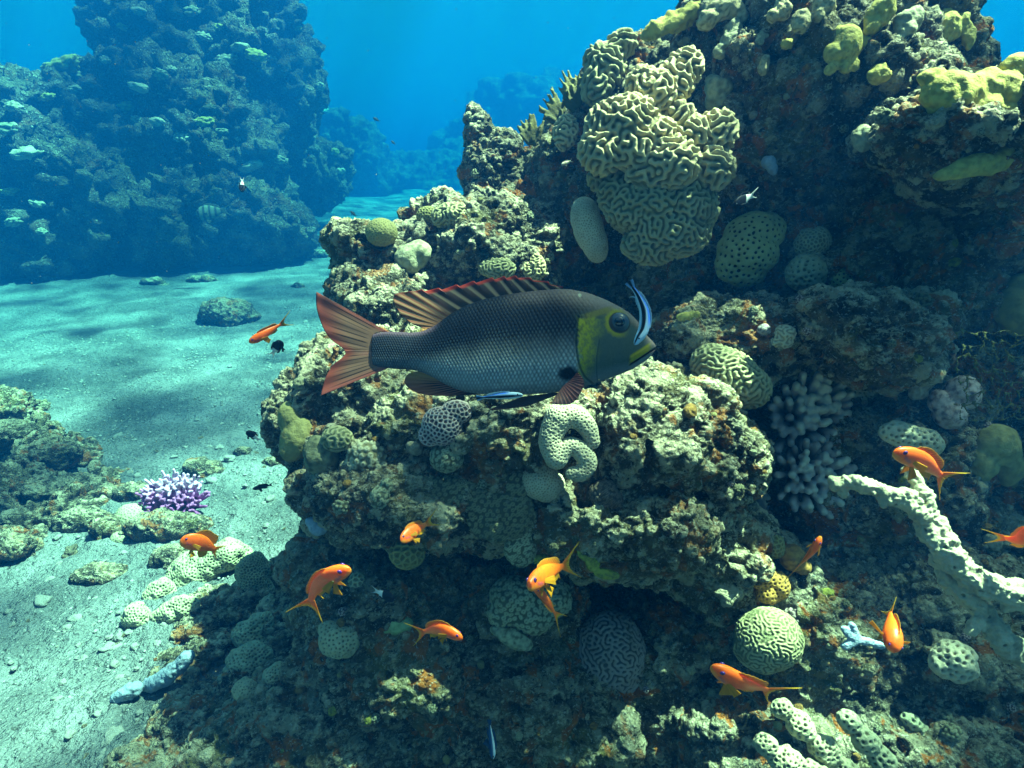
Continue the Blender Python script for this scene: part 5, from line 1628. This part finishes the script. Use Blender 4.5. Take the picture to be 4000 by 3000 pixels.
AG = 'orange fish hovering around the boulder'
ANT = [
    ('orange fish with raised tail above the sand beside the big fish tail', [(537, 739, 1.05), (570, 722, 1.06), (606, 701, 1.08)], (0.35, 0.9, 0.3), dict(tail_len=0.40)),
    ('plump orange fish with tall dorsal fin above the pale coral lumps', [(389, 1166, 1.0), (428, 1172, 1.02), (464, 1187, 1.05)], (0.35, 1, 0.15), dict(height=0.46, dorsal_h=0.15, tail_len=0.25, lyre=0.4)),
    ('orange fish diving head down under the encrusted overhang', [(865, 1168, 0.86), (893, 1147, 0.88), (921, 1132, 0.90)], (-0.6, 0.75, 0.25), dict(height=0.38, tail_len=0.58)),
    ('curved orange fish climbing with its tail hanging beside a small brain coral', [(755, 1226, 0.80), (705, 1248, 0.82), (680, 1276, 0.84), (671, 1298, 0.85)], (-0.65, 0.7, 0.4), dict(tail_len=0.36, height=0.26, dorsal_h=0.03)),
    ('orange fish swimming level in front of the pale green soft coral', [(1000, 1379, 0.80), (955, 1359, 0.81), (915, 1365, 0.83)], (0.1, 1, 0.3), dict(tail_len=0.46)),
    ('orange fish turned away with long tail over the knobbly encrusted lump', [(1140, 1267, 0.95), (1175, 1240, 1.0), (1217, 1223, 1.06)], (-0.5, 0.45, 0.75), dict(height=0.26, tail_len=0.55)),
    ('slim orange fish diving below the knobbly encrusted lump', [(1152, 1266, 1.04), (1178, 1294, 1.06), (1199, 1325, 1.08)], (-0.55, 0.2, 0.8), dict(height=0.20, tail_len=0.5, dorsal_h=0.03, fins=('dorsal', 'anal', 'tail'))),
    ('orange fish heading up past the orange sponge', [(1772, 1160, 1.05), (1755, 1190, 1.07), (1726, 1222, 1.1)], (-0.55, 0.1, 0.8), dict(height=0.32, tail_len=0.5)),
    ('orange fish gliding just over the bleached branch', [(1931, 974, 1.05), (1990, 994, 1.07), (2032, 1027, 1.1)], (0.35, 0.85, 0.4), dict(height=0.27, tail_len=0.4)),
    ('dim orange fish partly out of view beside the bleached branch', [(2250, 1135, 1.05), (2205, 1165, 1.08), (2170, 1162, 1.1)], (-0.2, 1, 0.2), dict(height=0.42, lyre=0.4)),
    ('orange fish facing the camera over the white broken coral piece', [(1932, 1410, 0.96), (1928, 1370, 0.98), (1922, 1325, 1.02)], (0.1, 0.5, 0.85), dict(height=0.40, width=0.36, pect_out=2.0, tail_len=0.3)),
    ('long orange fish with curved back below the round brain coral', [(1540, 1437, 0.92), (1598, 1472, 0.94), (1657, 1490, 0.97)], (0.25, 0.7, 0.65), dict(height=0.28, tail_len=0.36)),
]
for lab, sp, up, ex in ANT:
    small_fish('anthias', lab, sp, up, paint_anthias, group=AG, mat=M_FISH_GLOW, **ex)


def paint_twotone(part, a, b, p):
    n = len(a)
    dk = np.tile(np.array([0.008, 0.010, 0.018]), (n, 1))
    if part == 'body':
        return mixc(dk, (0.62, 0.62, 0.60), sstep(0.36, 0.30, a))
    if part == 'tail_fin':
        return np.tile(np.array([0.62, 0.62, 0.60]), (n, 1))
    if part in ('dorsal_fin', 'anal_fin'):
        return mixc(dk, (0.5, 0.5, 0.5), sstep(0.75, 0.95, a))
    return dk


def paint_dark(part, a, b, p):
    return np.tile(np.array([0.03, 0.04, 0.05]), (len(a), 1))


CG = 'small dark fish with white tails'
for lab, a, b, up in [
    ('small black fish with pale tail just below the orange fish over the sand', (608, 736, 1.15), (590, 762, 1.17), (-0.5, 0.6, 0.4)),
    ('small black fish tilted over the sand left of the boulder', (533, 931, 1.3), (556, 948, 1.32), (0.4, 0.8, 0.2)),
    ('black and white fish hanging in front of the far reef head', (523, 415, 2.2), (523, 391, 2.2), (-1, 0.1, 0.2)),
    ('black fish with white tail among the corals under the overhang', (852, 1294, 1.25), (815, 1278, 1.27), (0.3, 0.9, 0.2)),
    ('black and white fish by the pale coral beside the honeycomb coral', (1583, 447, 1.25), (1622, 424, 1.28), (0.4, 0.9, 0.2)),
]:
    small_fish('chromis', lab, [a, b], up, paint_twotone, group=CG, height=0.5, lyre=0.3, tail_len=0.38, iris=M_IRIS)
for lab, a, b, up, h in [
    ('slender dark fish gliding low over the rubble beside the boulder', (545, 1056, 1.6), (583, 1048, 1.62), (0.1, 1, 0.3), 0.30),
    ('tiny dark fish over the sand channel behind the boulder', (757, 456, 3.5), (768, 466, 3.5), (0.5, 0.8, 0.1), 0.35),
    ('tiny dark fish high in open blue water', (806, 254, 5.0), (818, 261, 5.0), (0.4, 0.9, 0.1), 0.4),
    ('tiny reddish fish in blue water above the far mound', (845, 304, 5.0), (853, 311, 5.0), (0.4, 0.9, 0.1), 0.35),
]:
    small_fish('damselfish', lab, [a, b], up, paint_dark, height=h, lyre=0.4, tail_len=0.3, iris=M_IRIS, n=(30, 16))


def paint_edge(part, a, b, p):
    c = np.tile(np.array([0.02, 0.06, 0.14]), (len(a), 1))
    return mixc(c, (0.55, 0.62, 0.66), sstep(0.45, 0.75, b)) if part == 'body' else c


small_fish('wrasse', 'slim dark blue fish with a white edge nosing down at the very bottom', [(1066, 1640, 1.2), (1062, 1600, 1.2), (1058, 1566, 1.2)], (1, 0.1, 0.4), paint_edge, height=0.2, lyre=0, tail_len=0.15, iris=M_IRIS, n=(40, 18))


def paint_pale(part, a, b, p):
    c = np.tile(np.array([0.55, 0.48, 0.36]), (len(a), 1))
    return mixc(c, (0.2, 0.14, 0.08), sstep(0.2, 0.8, np.sin(a * 14)) * 0.7) if part == 'body' else c


small_fish('hawkfish', 'tiny pale blotched fish resting in the shaded wall beside the brain coral', [(1212, 356, 1.7), (1232, 348, 1.7)], (0.3, 0.9, 0.2), paint_pale, height=0.36, lyre=0.3, tail_len=0.2, iris=M_IRIS, n=(30, 16))


def paint_sergeant(part, a, b, p):
    c = np.tile(np.array([0.12, 0.15, 0.11]), (len(a), 1))
    return mixc(c, (0.03, 0.04, 0.05), sstep(0.1, 0.7, np.sin(a * 30))) if part == 'body' else c


small_fish('sergeant_fish', 'faint barred fish in the shade of the far reef head', [(423, 462, 7.6), (482, 455, 7.6)], (0.1, 1, 0.1), paint_sergeant, height=0.55, lyre=0.4, tail_len=0.3, iris=M_IRIS, n=(50, 20))


def paint_wrasse(part, a, b, p):
    n = len(a)
    c = np.tile(np.array([0.42, 0.56, 0.68]), (n, 1))
    if part != 'body':
        return mixc(np.tile(np.array([0.25, 0.42, 0.65]), (n, 1)), (0.01, 0.01, 0.015), sstep(0.3, 0.1, np.abs(a - 0.5))) if part == 'tail_fin' else c
    w = 0.62 - 0.30 * a
    c = mixc(c, (0.006, 0.007, 0.012), sstep(w, w - 0.14, np.abs(b - 0.05)))
    c = mixc(c, (0.06, 0.20, 0.75), sstep(0.62, 0.8, b) * sstep(0.75, 0.55, a))
    return mixc(c, (0.60, 0.66, 0.66), sstep(-0.5, -0.75, b))


WG = 'striped cleaner wrasses picking at the big fish'
small_fish('cleaner_wrasse', 'curved blue and black striped cleaner wrasse at the big fish snout', [(1372, 746, 0.79), (1391, 712, 0.79), (1393, 676, 0.79), (1381, 643, 0.79), (1366, 620, 0.79)], (0.8, 0.35, 0.5), paint_wrasse, group=WG, height=0.185, width=0.13, lyre=0, tail_len=0.10, fins=('tail', 'dorsal', 'anal'), dorsal_h=0.018, eye=0.016, iris=M_IRIS, n=(90, 40))
small_fish('cleaner_wrasse', 'pale striped cleaner wrasse tucked under the big fish belly', [(1130, 852, 0.81), (1085, 855, 0.82), (1042, 859, 0.83)], (0, 1, 0.4), paint_wrasse, group=WG, height=0.17, width=0.12, lyre=0, tail_len=0.14, fins=('tail', 'dorsal'), dorsal_h=0.03, eye=0.02, iris=M_IRIS, n=(60, 30))
